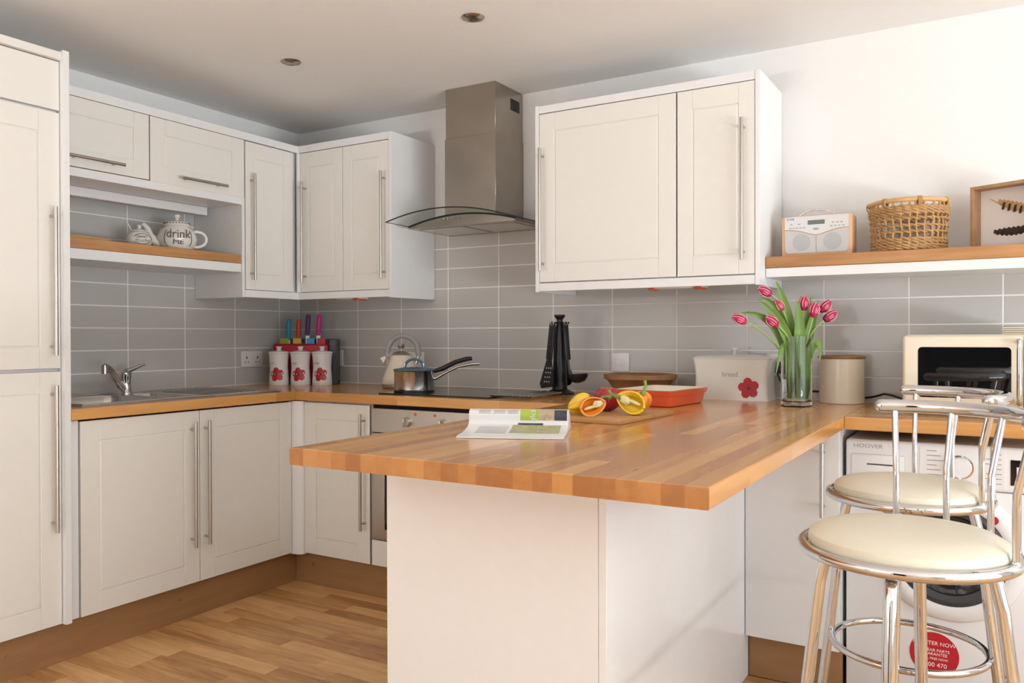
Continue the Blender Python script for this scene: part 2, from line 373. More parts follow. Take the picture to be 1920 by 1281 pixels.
# sink base unit
T = thing('base_cabinet', 'cream two-door base cabinet under the sink', 'cabinet', (.61, 0, 0), R90)
B().box(-1.737, -.672, .001, .59, .152, .70).obj('body', M['white'], T)
door(T, -1.693, -1.1845, .153, .862, h=('v', -1.2265, .305, .82))
door(T, -1.1815, -.6735, .153, .862, h=('v', -1.1585, .305, .82))
B().box(-1.737, -1.697, -.012, .02, .152, .866, .001).obj('filler', M['white'], T)
# corner base unit on the back run with rounded white corner post
T = thing('base_cabinet', 'narrow cream base cabinet in the corner left of the oven', 'cabinet', (0, -.625, 0))
B().box(.60, 1.085, .001, .6, .152, .868).obj('body', M['white'], T)
door(T, .6855, 1.082, .156, .862, h=('v', 1.0555, .307, .825))
post = [(.61, -.046), (.631, -.046)]+[(.631+.053*sin(RAD(a)), -.046+.0285*(1-cos(RAD(a)))) for a in range(15, 91, 15)]+[(.684, 0), (.61, 0)]
B().prism(post, lambda a, b, d: (a, b, d), .148, .866).obj('corner_post', M['white'], T)
# built-in oven
T = thing('oven', 'stainless built-in oven below the hob', 'oven', (0, -.625, 0))
B().box(1.09, 1.688, .001, .57, .156, .868).obj('body', M['dark'], T)
B().box(1.0935, 1.687, -.02, 0, .156, .268, .0015).obj('lower_panel', M['cream'], T)
B().box(1.0935, 1.687, -.02, 0, .745, .852, .0015).obj('control_panel', M['steel'], T)
d = B().box(1.0935, 1.166, -.02, 0, .274, .742, .0015).box(1.614, 1.687, -.02, 0, .274, .742, .0015).box(1.166, 1.614, -.02, 0, .274, .32, .0015).box(1.166, 1.614, -.02, 0, .69, .742, .0015).obj('door', M['steel'], T)
B().box(1.166, 1.614, -.018, -.004, .32, .69).obj('door_glass', M['blackglass'], d)
handle(d, .715, -.02, 1.16, 1.62, True)
for x in (1.295, 1.485):
    k = B().cyl((x, -.02, .8), (x, -.04, .8), .022, .02, 24).box(x-.005, x+.005, -.056, -.038, .78, .82, .002).obj('knob', M['steel'], T)
for x in (1.337, 1.441): B().cyl((x, -.0195, .834), (x, -.0225, .834), .006, n=14).obj('indicator', M['amber'], T)
# hidden run beside the oven
T = thing('base_cabinet', 'cream base cabinet between the oven and the peninsula', 'cabinet', (0, -.625, 0))
B().box(1.69, 2.11, .001, .6, .152, .868).obj('body', M['white'], T)
door(T, 1.692, 2.09, .156, .862, h=('v', 1.73, .307, .825))
# peninsula base
T = thing('peninsula_cabinet', 'white panelled peninsula base under the oak breakfast bar', 'cabinet', (0, 0, 0))
B().box(2.119, 2.716, -1.753, -.6, .001, .868).obj('body', M['white'], T)
B().box(2.116, 2.7165, -1.772, -1.7535, .001, .8695, .0008).obj('end_panel', M['panel'], T)
B().box(2.7175, 2.7365, -1.7725, -.598, .001, .8695, .0008).obj('side_panel', M['panel'], T)
# cabinet beside the washing machine
T = thing('base_cabinet', 'plain white base cabinet with short handle beside the washing machine', 'cabinet', (0, -.625, 0))
B().box(2.737, 3.04, .001, .6, .15, .868).obj('body', M['white'], T)
door(T, 2.7385, 3.038, .152, .864, flat=True, m='panel', h=('v', 2.99, .585, .822))
# plinths
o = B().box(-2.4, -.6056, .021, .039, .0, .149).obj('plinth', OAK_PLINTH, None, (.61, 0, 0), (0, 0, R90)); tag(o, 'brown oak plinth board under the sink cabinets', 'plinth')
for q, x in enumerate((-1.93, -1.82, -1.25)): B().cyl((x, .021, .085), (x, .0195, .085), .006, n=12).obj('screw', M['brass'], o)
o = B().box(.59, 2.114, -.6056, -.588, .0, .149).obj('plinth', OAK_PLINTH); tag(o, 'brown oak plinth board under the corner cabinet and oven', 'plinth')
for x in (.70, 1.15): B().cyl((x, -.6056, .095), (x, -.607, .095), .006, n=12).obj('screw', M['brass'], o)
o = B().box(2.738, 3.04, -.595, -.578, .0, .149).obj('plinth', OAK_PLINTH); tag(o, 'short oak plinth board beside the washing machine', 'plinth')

# wall cabinets, left run (local x = world y, local y = .33 - world x)
UL = (.33, 0, 0)
T = thing('wall_cabinet', 'lift-up cream wall cabinet next to the tall housing', 'cabinet', UL, R90)
B().box(-1.722, -1.2125, .001, .328, 1.838, 2.118).obj('body', M['white'], T)
door(T, -1.72, -1.2135, 1.841, 2.117, h=('h', 1.877, -1.585, -1.347))
T = thing('wall_cabinet', 'lift-up cream wall cabinet above the teapot niche', 'cabinet', UL, R90)
B().box(-1.2095, -.702, .001, .328, 1.838, 2.118).obj('body', M['white'], T)
door(T, -1.2085, -.703, 1.837, 2.117, h=('h', 1.872, -1.074, -.826))
T = thing('wall_cabinet', 'narrow full-height cream wall cabinet right of the niche', 'cabinet', UL, R90)
B().box(-.70, -.352, .001, .328, 1.395, 2.118).obj('body', M['white'], T)
door(T, -.694, -.3885, 1.397, 2.114, h=('v', -.6655, 1.443, 1.959), s=.06)
B().box(-.7165, -.7005, -.02, .328, 1.358, 1.838, .001).obj('side_panel', M['white'], T)
# niche: open unit with lining and light
T = thing('niche_shelf', 'white shelf carcass under the lift-up cabinets', 'shelf', UL, R90)
B().box(-1.737, -.718, -.014, .328, 1.478, 1.5195, .001).obj('board', M['white'], T)
B().box(-1.737, -.7, -.019, .328, 1.803, 1.8375, .001).obj('top_board', M['white'], T)
o = B().box(-1.735, -.72, -.016, .326, 1.5205, 1.562, .002, 2).obj('oak_shelf', OAK_SHELF, None, UL, (0, 0, R90)); tag(o, 'thick oak shelf board in the niche under the teapot', 'shelf')
o = thing('light_strip', 'white fluorescent light strip under the lift-up cabinets', 'light', UL, R90)
B().box(-1.7, -.752, .185, .235, 1.762, 1.8025, .004, 2).obj('housing', M['frost'], o)
# back-left double wall cabinet
T = thing('wall_cabinet', 'double-door cream wall cabinet in the corner left of the hood', 'cabinet', (0, -.33, 0))
B().box(.332, .951, .001, .328, 1.395, 2.118).obj('body', M['white'], T)
door(T, .3645, .6545, 1.397, 2.116, h=('v', .4045, 1.445, 1.962), s=.06)
door(T, .6575, .9505, 1.397, 2.116, h=('v', .929, 1.447, 1.963), s=.06)
B().box(.952, .9685, -.022, .328, 1.356, 2.155, .001).obj('side_panel', M['white'], T)
B().box(.349, .3625, -.036, .0, 1.395, 2.118, .004, 2).obj('corner_post', M['white'], T)
# cornice and pelmet round the corner
def lshape(z0, z1, name, label, cat, mm, d=.02):
    a, bb = -1.737, .952
    poly = [(.33, a), (.33+d, a), (.33+d, -.33-d), (bb, -.33-d), (bb, -.33), (.33, -.33)]
    if name == 'pelmet': poly = [(.33, -.7), (.33+d, -.7), (.33+d, -.33-d), (bb, -.33-d), (bb, -.33), (.33, -.33)]
    o = B().prism(poly, lambda x, y, z: (x, y, z), z0, z1).obj(name, M[mm]); tag(o, label, cat)
lshape(2.1195, 2.155, 'cornice', 'white cornice strip along the top of the corner wall cabinets', 'cornice', 'white')
lshape(1.36, 1.3945, 'pelmet', 'white pelmet strip along the bottom of the corner wall cabinets', 'pelmet', 'white')
# right wall cabinet
T = thing('wall_cabinet', 'large framed cream wall cabinet right of the cooker hood', 'cabinet', (0, -.336, 0))
B().box(1.783, 2.697, .001, .334, 1.395, 2.118).obj('body', M['white'], T)
door(T, 1.7845, 2.3925, 1.398, 2.115, h=('v', 1.8035, 1.444, 1.965))
door(T, 2.3985, 2.6965, 1.398, 2.115, h=('v', 2.6565, 1.449, 1.976), s=.06)
for x in (1.765, 2.6985): B().box(x, x+.0175, -.022, .334, 1.356, 2.153, .001).obj('side_panel', M['white'], T)
B().box(1.783, 2.698, -.02, .0, 2.1185, 2.151, .001).obj('cornice', M['white'], T)
B().box(1.783, 2.698, -.02, .0, 1.359, 1.3935, .001).obj('pelmet', M['white'], T)
for i, (x0, x1, lb) in enumerate(((.50, .66, 'under-cabinet light with amber switch in the corner'), (2.23, 2.46, 'under-cabinet light with amber ends below the large cabinet'))):
    T = thing('cabinet_light', lb, 'light', (0, -.2, 1.395))
    B().box(x0, x1, -.04, .04, -.035, -.001, .004).obj('housing', M['frost'], T)
    B().box(x1-.035, x1-.002, -.045, .03, -.041, -.03, .003).obj('switch', M['amber'], T)
    if i: B().box(x0+.002, x0+.03, -.045, .03, -.041, -.03, .003).obj('switch', M['amber'], T)
# right oak shelf
o = B().box(2.7175, 3.95, -.28, -.001, 1.4225, 1.4645, .002, 2).obj('oak_shelf', OAK_SHELF); tag(o, 'thick oak wall shelf carrying the radio and basket', 'shelf')
o = B().box(2.7175, 3.95, -.277, -.001, 1.387, 1.4215, .001).obj('shelf_support', M['white']); tag(o, 'white board supporting the oak wall shelf on the right', 'shelf')

# ------------------------------------------------------------------ worktops of oak staves
def stave_top(label, x0, x1, y0, y1, along, flags, sw=.0425, z0=.87, z1=.91, hole=None):
    # flags: sides with an eased edge among 'x0','x1','y0','y1'
    T = thing('worktop', label, 'worktop', ((x0+x1)/2, (y0+y1)/2, z0))
    ax, ay = (x0+x1)/2, (y0+y1)/2
    L0, L1, W0, W1 = (x0, x1, y0, y1) if along == 'x' else (y0, y1, x0, x1)
    n = max(1, round((W1-W0)/sw)); sw = (W1-W0)/n; c = .003
    for i in range(n):
        a = W0+i*sw; p = L0-random.uniform(0, .5)
        while p < L1:
            q = p+random.uniform(.35, .95); s0, s1 = max(p, L0), min(q, L1)
            if L1-s1 < .05: s1 = L1; q = L1+1
            if hole and hole[0] < a+sw-.004 and a+.004 < hole[1]:
                if s0 < hole[2] < s1: q = hole[2]; s1 = hole[2]
                elif hole[2] <= s0 < hole[3]: p = q = max(hole[3], s0); s0 = s1
            if s1-s0 > .01:
                if along == 'x': bx = (s0, s1, a, a+sw)
                else: bx = (a, a+sw, s0, s1)
                f = [bx[0] <= x0+1e-6 and 'x0' in flags, bx[1] >= x1-1e-6 and 'x1' in flags, bx[2] <= y0+1e-6 and 'y0' in flags, bx[3] >= y1-1e-6 and 'y1' in flags]
                def ring(z, k):
                    X0, X1, Y0, Y1 = bx[0]+(c*k if f[0] else 0), bx[1]-(c*k if f[1] else 0), bx[2]+(c*k if f[2] else 0), bx[3]-(c*k if f[3] else 0)
                    return [(X0, Y0, z), (X1, Y0, z), (X1, Y1, z), (X0, Y1, z)]
                cx, cy = (bx[0]+bx[1])/2, (bx[2]+bx[3])/2
                rg = [ring(z0, 1), ring(z0+c, 0), ring(z1-c, 0), ring(z1-c*.35, .35), ring(z1, 1)]
                if along == 'x': rg = [[(x-cx, y-cy, z-z0) for x, y, z in r] for r in rg]; rot = 0
                else: rg = [[(y-cy, -(x-cx), z-z0) for x, y, z in r] for r in rg]; rot = R90
                o = B().rings(rg).obj('stave', OAK_TOP, T, (cx-ax, cy-ay, 0), (0, 0, rot), ang=20)
            p = q
stave_top('oak worktop along the left wall around the sink', .001, .649, -1.737, -.6665, 'y', ('x1',), hole=(.155, .535, -1.63, -1.065))
stave_top('oak worktop along the back wall under the hob', .001, 2.0625, -.6655, -.001, 'x', ('y0',))
stave_top('oak breakfast bar worktop of the peninsula', 2.0637, 3.0553, -2.057, -.001, 'y', ('y0', 'x0', 'x1'))
stave_top('oak worktop over the washing machine', 3.0563, 4.1, -.6655, -.001, 'x', ('y0',))

# ------------------------------------------------------------------ cooker hood
T = thing('cooker_hood', 'stainless chimney cooker hood with curved glass canopy', 'hood', (1.36, 0, 1.68))
def H(b): 
    return b
hx = 1.36
B().box(1.216-hx, 1.500-hx, -.2555, -.001, .03, .42, .001).obj('chimney', M['hoodst'], T)
u = B().box(1.2195-hx, 1.4965-hx, -.252, -.001, .42, CH-1.6805, .001).obj('chimney_upper', M['hoodst'], T)
for k in range(10):
    B().box(.137, .1375, -.115+.0085*k, -.111+.0085*k, .555, .61).obj('vent_slot', M['dark'], u)
def gz(x): return .008+.042*(1-(x/.3)**2)
NX = 28
prof = [(-.3+.6*k/NX) for k in range(NX+1)]
gb = B(); th = .006
gb.rings([[(x, -.5, gz(x)+th) for x in prof]+[(x, -.5, gz(x)) for x in prof[::-1]], [(x, -.004, gz(x)+th) for x in prof]+[(x, -.004, gz(x)) for x in prof[::-1]]])
g = gb.obj('glass_canopy', M['hoodglass'], T)
e = B()
e.tube([(x, -.5015, gz(x)+th/2) for x in prof], .003, 6); e.tube([(.301, -.5-.0+.496*k/8, gz(.3)+th/2) for k in range(9)], .0032, 6); e.tube([(-.301, -.5+.496*k/8, gz(.3)+th/2) for k in range(9)], .0016, 6)
e.obj('glass_edge', M['glassedge'], g)
bodyp = [(x*.985, gz(x*.985)-.0015) for x in prof]+[(.292, -.004), (-.292, -.004)]
bd = B().prism(bodyp, lambda a, b, d: (a, d, b), -.34, -.002).obj('body', M['hoodst'], T)
e = B(); e.tube([(x*.985, -.3415, gz(x*.985)-.003) for x in prof], .0042, 6); e.obj('front_trim', M['glassedge'], bd)
for k in range(5): B().cyl((-.085+.021*k, -.341, .03), (-.085+.021*k, -.347, .03), .0052, n=12).obj('button', M['chrome'], bd)
for s in (-1, 1): B().box(.01*s, .26*s, -.30, -.06, -.0065, -.0035, .001).obj('filter', M['steel'], bd)

# ------------------------------------------------------------------ spotlights
for x, lb in ((1.821, 'dark recessed ceiling spotlight above the hob run'), (.893, 'recessed ceiling spotlight nearer the left wall')):
    T = thing('ceiling_spotlight', lb, 'spotlight', (x, -.92, CH))
    B().lathe([(.020, -.012), (.024, -.010), (.038, -.006), (.042, -.001), (.020, -.001)], n=32).obj('bezel', M['hoodst'], T)
    B().lathe([(.0195, -.002), (.0195, -.0085), (.012, -.0105), (0, -.011)], n=24).obj('bulb', M['lamp'], T)

# ------------------------------------------------------------------ sink, tap
T = thing('sink', 'stainless inset sink with drainer and bowl', 'sink', (.32, -1.17, .91))
b = B(); 
def bowl(b, x0, x1, y0, y1, d):
    def rr(i, z, r):
        P = []
        for cx, cy, a0 in ((x1-r-i, y1-r-i, 0), (x0+r+i, y1-r-i, 90), (x0+r+i, y0+r+i, 180), (x1-r-i, y0+r+i, 270)):
            for k in range(6): P.append((cx+r*cos(RAD(a0+18*k)), cy+r*sin(RAD(a0+18*k)), z))
        return P
    b.rings([rr(-.012, .0035, .06), rr(0, .002, .055), rr(.012, -.02, .05), rr(.02, -d, .04)], cap0=False)
b.box(-.245, .255, .11, .485, .0005, .004, .0015); b.box(-.245, .255, -.485, -.46, 0, .004); b.box(-.245, -.17, -.46, .11, 0, .004); b.box(.215, .255, -.46, .11, 0, .004); b.box(-.17, .215, -.075, -.045, 0, .004)
b.obj('deck', M['sinkst'], T)
b = B(); bowl(b, -.165, .21, -.452, -.082, .15); b.obj('bowl', M['sinkst'], T)
b = B(); bowl(b, -.165, .21, -.038, .097, .12); b.obj('half_bowl', M['sinkst'], T)
b = B()
b.tube([(-.235, -.475, .005), (.245, -.475, .005), (.245, .475, .005), (-.235, .475, .005)], .004, 8, True); b.obj('rim', M['sinkst'], T)
for k in range(9): B().box(-.16, .20, .15+.034*k, .158+.034*k, .0035, .007, .002).obj('drainer_rib', M['sinkst'], T)
T = thing('mixer_tap', 'chrome single-lever mixer tap behind the sink', 'tap', (.15, -1.195, .914))
B().lathe([(.027, 0), (.027, .006), (.022, .012), (.021, .07), (.023, .074), (.023, .095), (.015, .103), (0, .105)], n=24).obj('body', M['chrome'], T)
B().tube(bez((0, -.005, .022), (.015, -.06, .05), (.035, -.085, .125), (.06, -.135, .127), 14), [.017]*4+[.015]*5+[.0135]*6, 14).cyl((.062, -.138, .134), (.062, -.138, .098), .016, .015, 18).obj('spout', M['chrome'], T)
B().tube([(0, 0, .10), (-.005, .03, .108), (-.008, .075, .124), (-.01, .1, .128)], [.014, .011, .008, .005], 10).obj('lever', M['chrome'], T)

# ------------------------------------------------------------------ hob and rack
T = thing('hob', 'black ceramic glass hob set in the back worktop', 'hob', (1.385, -.345, .91))
B().box(-.29, .29, -.255, .255, .0, .006, .0015).obj('glass', M['blackglass'], T)
for x, y, r in ((-.15, -.12, .09), (.14, -.12, .075), (-.15, .13, .075), (.14, .13, .09)):
    B().lathe([(r, .0061), (r, .0063), (r-.002, .0063), (r-.002, .0061)], (x, y, 0), 40, cap0=False, cap1=False).obj('zone_ring', M['greyink'], T)
T = thing('folding_rack', 'dark folding steel rack lying at the right of the hob', 'rack', (1.765, -.37, .917))
for k in range(10): B().cyl((-.088+.0195*k, -.2, .006), (-.088+.0195*k, .085, .006), .004, n=10).obj('rod', M['steel' if k % 2 else 'nickel'], T)
for y in (-.198, .083): B().box(-.094, .094, y-.005, y+.005, .001, .007).obj('side_strip', M['black'], T)

# ------------------------------------------------------------------ saucepan
T = thing('saucepan', 'polished steel saucepan with blue-grey lid on the hob', 'saucepan', (1.185, -.455, .9165))
B().lathe([(.086, 0), (.09, .004), (.0915, .012), (.0915, .092), (.094, .095), (.09, .095), (.088, .012), (0, .012)], n=48).obj('body', M['chrome'], T)
B().lathe([(.0865, -.0008), (.0895, .006), (.0925, .006), (.0925, .0008)], n=40, cap0=False).obj('base', M['black'], T)
ld = B().lathe([(.094, .0955), (.096, .0985), (.094, .102), (.06, .108), (.02, .111), (0, .111)], n=48).obj('lid', M['bluegrey'], T)
B().tube(bez((-.036, -.022, .108), (-.036, -.022, .16), (.036, .022, .16), (.036, .022, .108), 14), .0065, 10).obj('lid_grip', M['bluegrey'], ld)
for s in (-1, 1): B().cyl((.036*s, .022*s, .104), (.036*s, .022*s, .128), .0062, n=12).obj('lid_bracket', M['chrome'], ld)
dx, dy = cos(RAD(28)), sin(RAD(28))
B().tube([(dx*t, dy*t, z) for t, z in ((.088, .058), (.10, .06), (.15, .088), (.2, .112), (.26, .124), (.30, .126))], [.008, .007, .006, .006, .007, .006], 10).obj('handle', M['chrome'], T)
B().tube([(dx*t, dy*t, z) for t, z in ((.09, .092), (.13, .104), (.19, .134), (.24, .148), (.265, .15))], [.009, .012, .011, .011, .009], 10).obj('handle_grip', M['black'], T)

# ------------------------------------------------------------------ kettle
T = thing('kettle', 'cream pyramid kettle with grey hoop handle behind the saucepan', 'kettle', (.925, -.215, .91))
B().lathe([(.082, 0), (.085, .004), (.085, .018), (.08, .02)], n=40).obj('base', M['steel'], T)
B().lathe([(.083, .0205), (.0865, .028), (.083, .05), (.048, .158), (.044, .164), (.042, .165)], n=40).obj('body', M['creamk'], T)
ld = B().lathe([(.043, .1655), (.036, .176), (.02, .184), (0, .186)], n=32).obj('lid', M['steel'], T)
B().lathe([(.005, .185), (.005, .196), (.013, .2), (.016, .21), (.012, .219), (0, .221)], n=20).obj('knob', M['nickel'], ld)
B().tube(bez((-.055, -.03, .172), (-.05, -.027, .275), (.03, .018, .285), (.06, .036, .215), 16)+[(.066, .040, .16)], .0125, 12).obj('handle', M['greyh'], T)
B().cyl((-.05, -.027, .14), (-.055, -.03, .175), .004, n=8).obj('handle_bracket', M['nickel'], T)
B().cyl((.055, .033, .12), (.066, .040, .16), .006, n=8).obj('handle_bracket', M['nickel'], T)
B().rings([[(-.062, -.05, .125), (-.05, -.062, .125), (-.045, -.05, .155), (-.05, -.045, .155)], [(-.075, -.06, .15), (-.06, -.073, .15), (-.05, -.055, .16), (-.055, -.05, .16)]]).obj('spout', M['creamk'], T)

T.scale = (1.13, 1.13, 1.0); T.location.x = .918
# ------------------------------------------------------------------ flower print
def flower(r, seed=0):
    rnd = random.Random(seed); P = []
    for k in range(60):
        a = 2*pi*k/60; lob = abs(sin(a*2.5+.4)); rr = r*(.62+.38*lob**.6)*(1+.04*sin(a*23+seed))
        P.append((rr*cos(a), rr*sin(a)))
    return P
def print_flower(par, fn, r, seed=0):
    n = 60; P = flower(r, seed); b = B()
    for k in range(5): pass
    b.rings([[fn(x*.0, z*.0) for x, z in P], [fn(x*.5, z*.5) for x, z in P], [fn(x, z) for x, z in P]], cap0=False, cap1=False)
    o = b.obj('flower_print', M['red'], par)
    b = B(); Q = [(r*.17*(1+.5*sin(k*2.1))*cos(2*pi*k/14), r*.17*(1+.5*sin(k*2.1))*sin(2*pi*k/14)) for k in range(14)]
    b.rings([[fn(x*.01, z*.01, .0003) for x, z in Q], [fn(x, z, .0003) for x, z in Q]], cap0=False, cap1=False); b.obj('flower_centre', M['ink'], o)
    b = B()
    for k in range(5):
        a = 2*pi*(k+.5)/5-.16; 
        b.rings([[fn(r*.2*cos(a)-.0006*sin(a), r*.2*sin(a)+.0006*cos(a), .0003), fn(r*.2*cos(a)+.0006*sin(a), r*.2*sin(a)-.0006*cos(a), .0003), fn(r*.62*cos(a), r*.62*sin(a), .0003)]], cap0=False, cap1=True)
    b.obj('petal_lines', M['ink'], o)

# ------------------------------------------------------------------ canisters
def canister(loc, word, label):
    T = thing('canister', label, 'canister', loc, YAW, 'poppy storage canisters')
    prof = [(.050, 0), (.053, .004), (.052, .03), (.0485, .075), (.0475, .095), (.050, .14), (.0535, .165), (.0535, .168)]
    B().lathe(prof, n=40).obj('body', M['whitec'], T)
    B().lathe([(.0545, .1685), (.056, .172), (.054, .177), (.03, .183), (.012, .185), (.010, .19), (.0155, .2), (.014, .205), (0, .207)], n=36).obj('lid', M['whitec'], T)
    def fn(x, z, e=0):
        a = -pi/2+(x+.002)/.0495; zz = .058+z
        for (ra, za), (rb, zb) in zip(prof, prof[1:]):
            if za <= zz <= zb: rr = ra+(rb-ra)*(zz-za)/max(1e-6, zb-za)+.0006+e
        return (rr*cos(a), rr*sin(a), zz)
    print_flower(T, fn, .0375, len(word))
    text(word, .016, M['greyink'], T, (-.02, -.0505, .118), (R90, 0, RAD(-20)))
canister((.179, -.327, .91), 'tea', 'poppy canister lettered tea, leftmost of three')
canister((.281, -.271, .91), 'sugar', 'poppy canister lettered sugar, in the middle of three')
canister((.383, -.215, .91), 'coffee', 'poppy canister lettered coffee, rightmost of three')

# ------------------------------------------------------------------ chopping boards in stand with knives
BX, BY = .215, -.165
T = thing('board_stand', 'dark grey stand holding coloured chopping boards and knives', 'stand', (BX, BY, .91), YAW)
B().box(-.135, .18, .012, .03, 0, .245, .004).box(-.165, .18, -.055, .03, 0, .02, .003).box(.135, .18, -.05, .03, 0, .245, .006).obj('frame', M['dgrey'], T)
def cboard(y, m, tx, label, wide=True):
    o = thing('chopping_board', label, 'chopping board', (BX, BY, .9305), YAW, 'coloured chopping boards')
    B().box(-.163, .134, y, y+.007, 0, .198-.0004*abs(y), .012, 3).obj('board', M[m], o)
    B().box(tx-.022, tx+.022, y, y+.007, .19, .228, .001).obj('tab', M[m], o)
cboard(-.05, 'redboard', .095, 'red chopping board at the front of the stand')
cboard(-.035, 'blue', .033, 'chopping board with blue tab behind the red one')
cboard(-.021, 'yellow', -.043, 'chopping board with yellow tab in the stand')
cboard(-.007, 'green', -.118, 'chopping board with green tab at the back of the stand')
for x, y, m, zt, lb in ((-.10, -.004, 'teal', .355, 'teal'), (-.042, -.018, 'kred', .352, 'red'), (.013, -.031, 'purple', .378, 'purple'), (.076, -.046, 'magenta', .378, 'magenta')):
    o = thing('knife', lb+' handled kitchen knife standing in the board stand', 'knife', (BX+x*cos(YAW)-(y+.009)*sin(YAW), BY+x*sin(YAW)+(y+.009)*cos(YAW), .91), YAW)
    h0 = zt-.115
    B().tube([(0, 0, h0), (.002, 0, h0+.03), (.004, 0, h0+.07), (.006, 0, zt-.012), (.009, 0, zt)], [.009, .0125, .013, .0125, .008], 12).obj('handle', M[m], o)
    B().box(-.009, .011, -.001, .001, h0-.10, h0+.004).obj('blade', M['cerw'], o)

# ------------------------------------------------------------------ sockets
def socket(label, loc, rz, w, kind):
    T = thing('wall_socket', label, 'socket', loc, rz)
    B().box(-w/2, w/2, -.009, 0, -.043, .043, .003, 2).obj('plate', M['socket'], T)
    n = 2 if w > .1 else 1
    for i in range(n):
        cx = (-.037+.074*i) if n == 2 else 0
        if kind == 'socket' or (kind == 'mixed' and i == 1):
            B().box(cx-.0035, cx+.0035, -.0094, -.0088, .002, .014).obj('pin_hole', M['dark'], T)
            for s in (-1, 1): B().box(cx+s*.011-.0035, cx+s*.011+.0035, -.0094, -.0088, -.018, -.013).obj('pin_hole', M['dark'], T)
            B().box(cx-.006, cx+.006, -.0115, -.0088, .024, .036, .001).obj('rocker', M['socket'], T)
        elif kind == 'spur':
            B().box(cx-.02, cx+.005, -.0115, -.0088, -.012, .012, .001).obj('fuse_holder', M['socket'], T)
            B().box(cx+.009, cx+.023, -.012, -.0088, -.014, .014, .001).obj('rocker', M['socket'], T)
            for s in (-1, 1): B().cyl((s*.034, -.009, 0), (s*.034, -.0098, 0), .003, n=10).obj('screw', M['steel'], T)
        else:
            B().box(cx-.012, cx+.012, -.012, -.0088, -.016, .016, .001).obj('rocker', M['socket'], T)
            B().box(cx-.008, cx+.008, -.0095, -.0088, .022, .028).obj('neon', M['red'], T)
socket('white double socket on the left tiled wall', (0, -.358, 1.047), R90, .147, 'socket')
socket('white single socket right of the canisters', (.292, 0, 1.05), 0, .088, 'socket')
socket('white cooker switch plate behind the kettle', (.775, 0, 1.042), 0, .25, 'mixed')
socket('white fused spur switch above the wooden bowl', (2.006, 0, 1.048), 0, .088, 'spur')
socket('white socket behind the tulip vase', (2.70, 0, 1.05), 0, .088, 'socket')

# ------------------------------------------------------------------ utensils
UX, UY = 1.80, -.2
T = thing('utensil_stand', 'black carousel stand for kitchen utensils', 'utensil stand', (UX, UY, .91))
B().lathe([(.064, 0), (.066, .006), (.05, .014), (.034, .022), (.031, .09), (.028, .2), (.022, .29), (.014, .315), (.013, .33), (.025, .345), (.024, .352), (0, .354)], n=28).obj('column', M['black'], T)
for a in range(0, 360, 60): B().tube([(.012*cos(RAD(a)), .012*sin(RAD(a)), .318), (.04*cos(RAD(a)), .04*sin(RAD(a)), .312), (.046*cos(RAD(a)), .046*sin(RAD(a)), .318)], .004, 8).obj('hook', M['black'], T)
def utensil(name, label, ang, head, lean=-7):
    o = thing(name, label, name.replace('_', ' '), (UX, UY, 1.222), ang); o.rotation_euler = (RAD(lean), 0, ang)
    B().box(-.0135, .0135, -.047, -.037, -.165, 0, .003, 2).obj('handle', M['black'], o)
    B().tube([(.0085*cos(2*pi*k/14), -.047, -.004+.0085*sin(2*pi*k/14)) for k in range(14)], .0018, 6, True).obj('hanging_ring', M['chrome'], o)
    b = B()
    if head == 'ladle':
        b.tube([(0, -.041, -.15), (.002, -.042, -.21), (.006, -.046, -.24)], [.006, .006, .007], 8)
        b.lathe([(.047, .018), (.044, .004), (.031, -.012), (.012, -.019), (0, -.02)], (.022, -.075, -.25), 24, cap0=False)
    elif head == 'turner':
        q = ((-.012, -.155), (.012, -.155), (.042, -.265), (.034, -.283), (-.034, -.292), (-.046, -.272))
        b.rings([[(x, -.043, z) for x, z in q], [(x, -.047, z) for x, z in q]])
    else:
        b.tube([(0, -.041, -.15), (0, -.043, -.21)], .006, 8); b.ell((0, -.046, -.245), .027, .008, .042, 16, 8)
    h = b.obj('head', M['black'], o)
    if head == 'turner':
        for i in range(4):
            for j in range(3): B().cyl((-.016+.014*j+.002*i, -.0472, -.262+.02*i), (-.016+.014*j+.002*i, -.0476, -.262+.02*i), .004, n=10).obj('slot', M['greyh'], h)
utensil('slotted_turner', 'black slotted turner hanging on the left of the stand', YAW-.85, 'turner')
utensil('ladle', 'black ladle hanging on the right of the stand', YAW+.55, 'ladle')
utensil('serving_spoon', 'black serving spoon hanging at the back of the stand', YAW+2.6, 'spoon')
utensil('serving_spoon', 'black spoon hanging at the left rear of the stand', YAW-2.2, 'spoon')

# ------------------------------------------------------------------ bowl, dish, bread bin
T = thing('wooden_bowl', 'turned brown wooden bowl on the back worktop', 'bowl', (2.175, -.185, .91))
B().lathe([(.07, 0), (.1, .004), (.115, .035), (.14, .072), (.153, .078), (.154, .096), (.147, .097), (.13, .075), (.1, .03), (0, .02)], n=48).obj('body', OAK_ITEM, T)
T = thing('baking_dish', 'orange enamel baking dish with cream inside', 'baking dish', (2.378, -.475, .91), RAD(-6))
def rect(hx_, hy_, z, r=.02):
    P = []
    for sx, sy, a0 in ((1, 1, 0), (-1, 1, 90), (-1, -1, 180), (1, -1, 270)):
        for k in range(5): P.append((sx*(hx_-r)+r*cos(RAD(a0+22.5*k)), sy*(hy_-r)+r*sin(RAD(a0+22.5*k)), z))
    return P
B().rings([rect(.10, .14, 0), rect(.106, .146, .004), rect(.113, .154, .04), rect(.117, .158, .041), rect(.121, .163, .055), rect(.122, .164, .06), rect(.113, .155, .0605)], cap1=False).obj('outside', M['orange'], T)
B().rings([rect(.1135, .1555, .0607), rect(.109, .151, .053), rect(.1, .142, .012)], cap0=False).obj('inside', M['creamin'], T)
T = thing('bread_bin', 'white ceramic bread bin with red poppy print', 'bread bin', (2.552, -.105, .91))
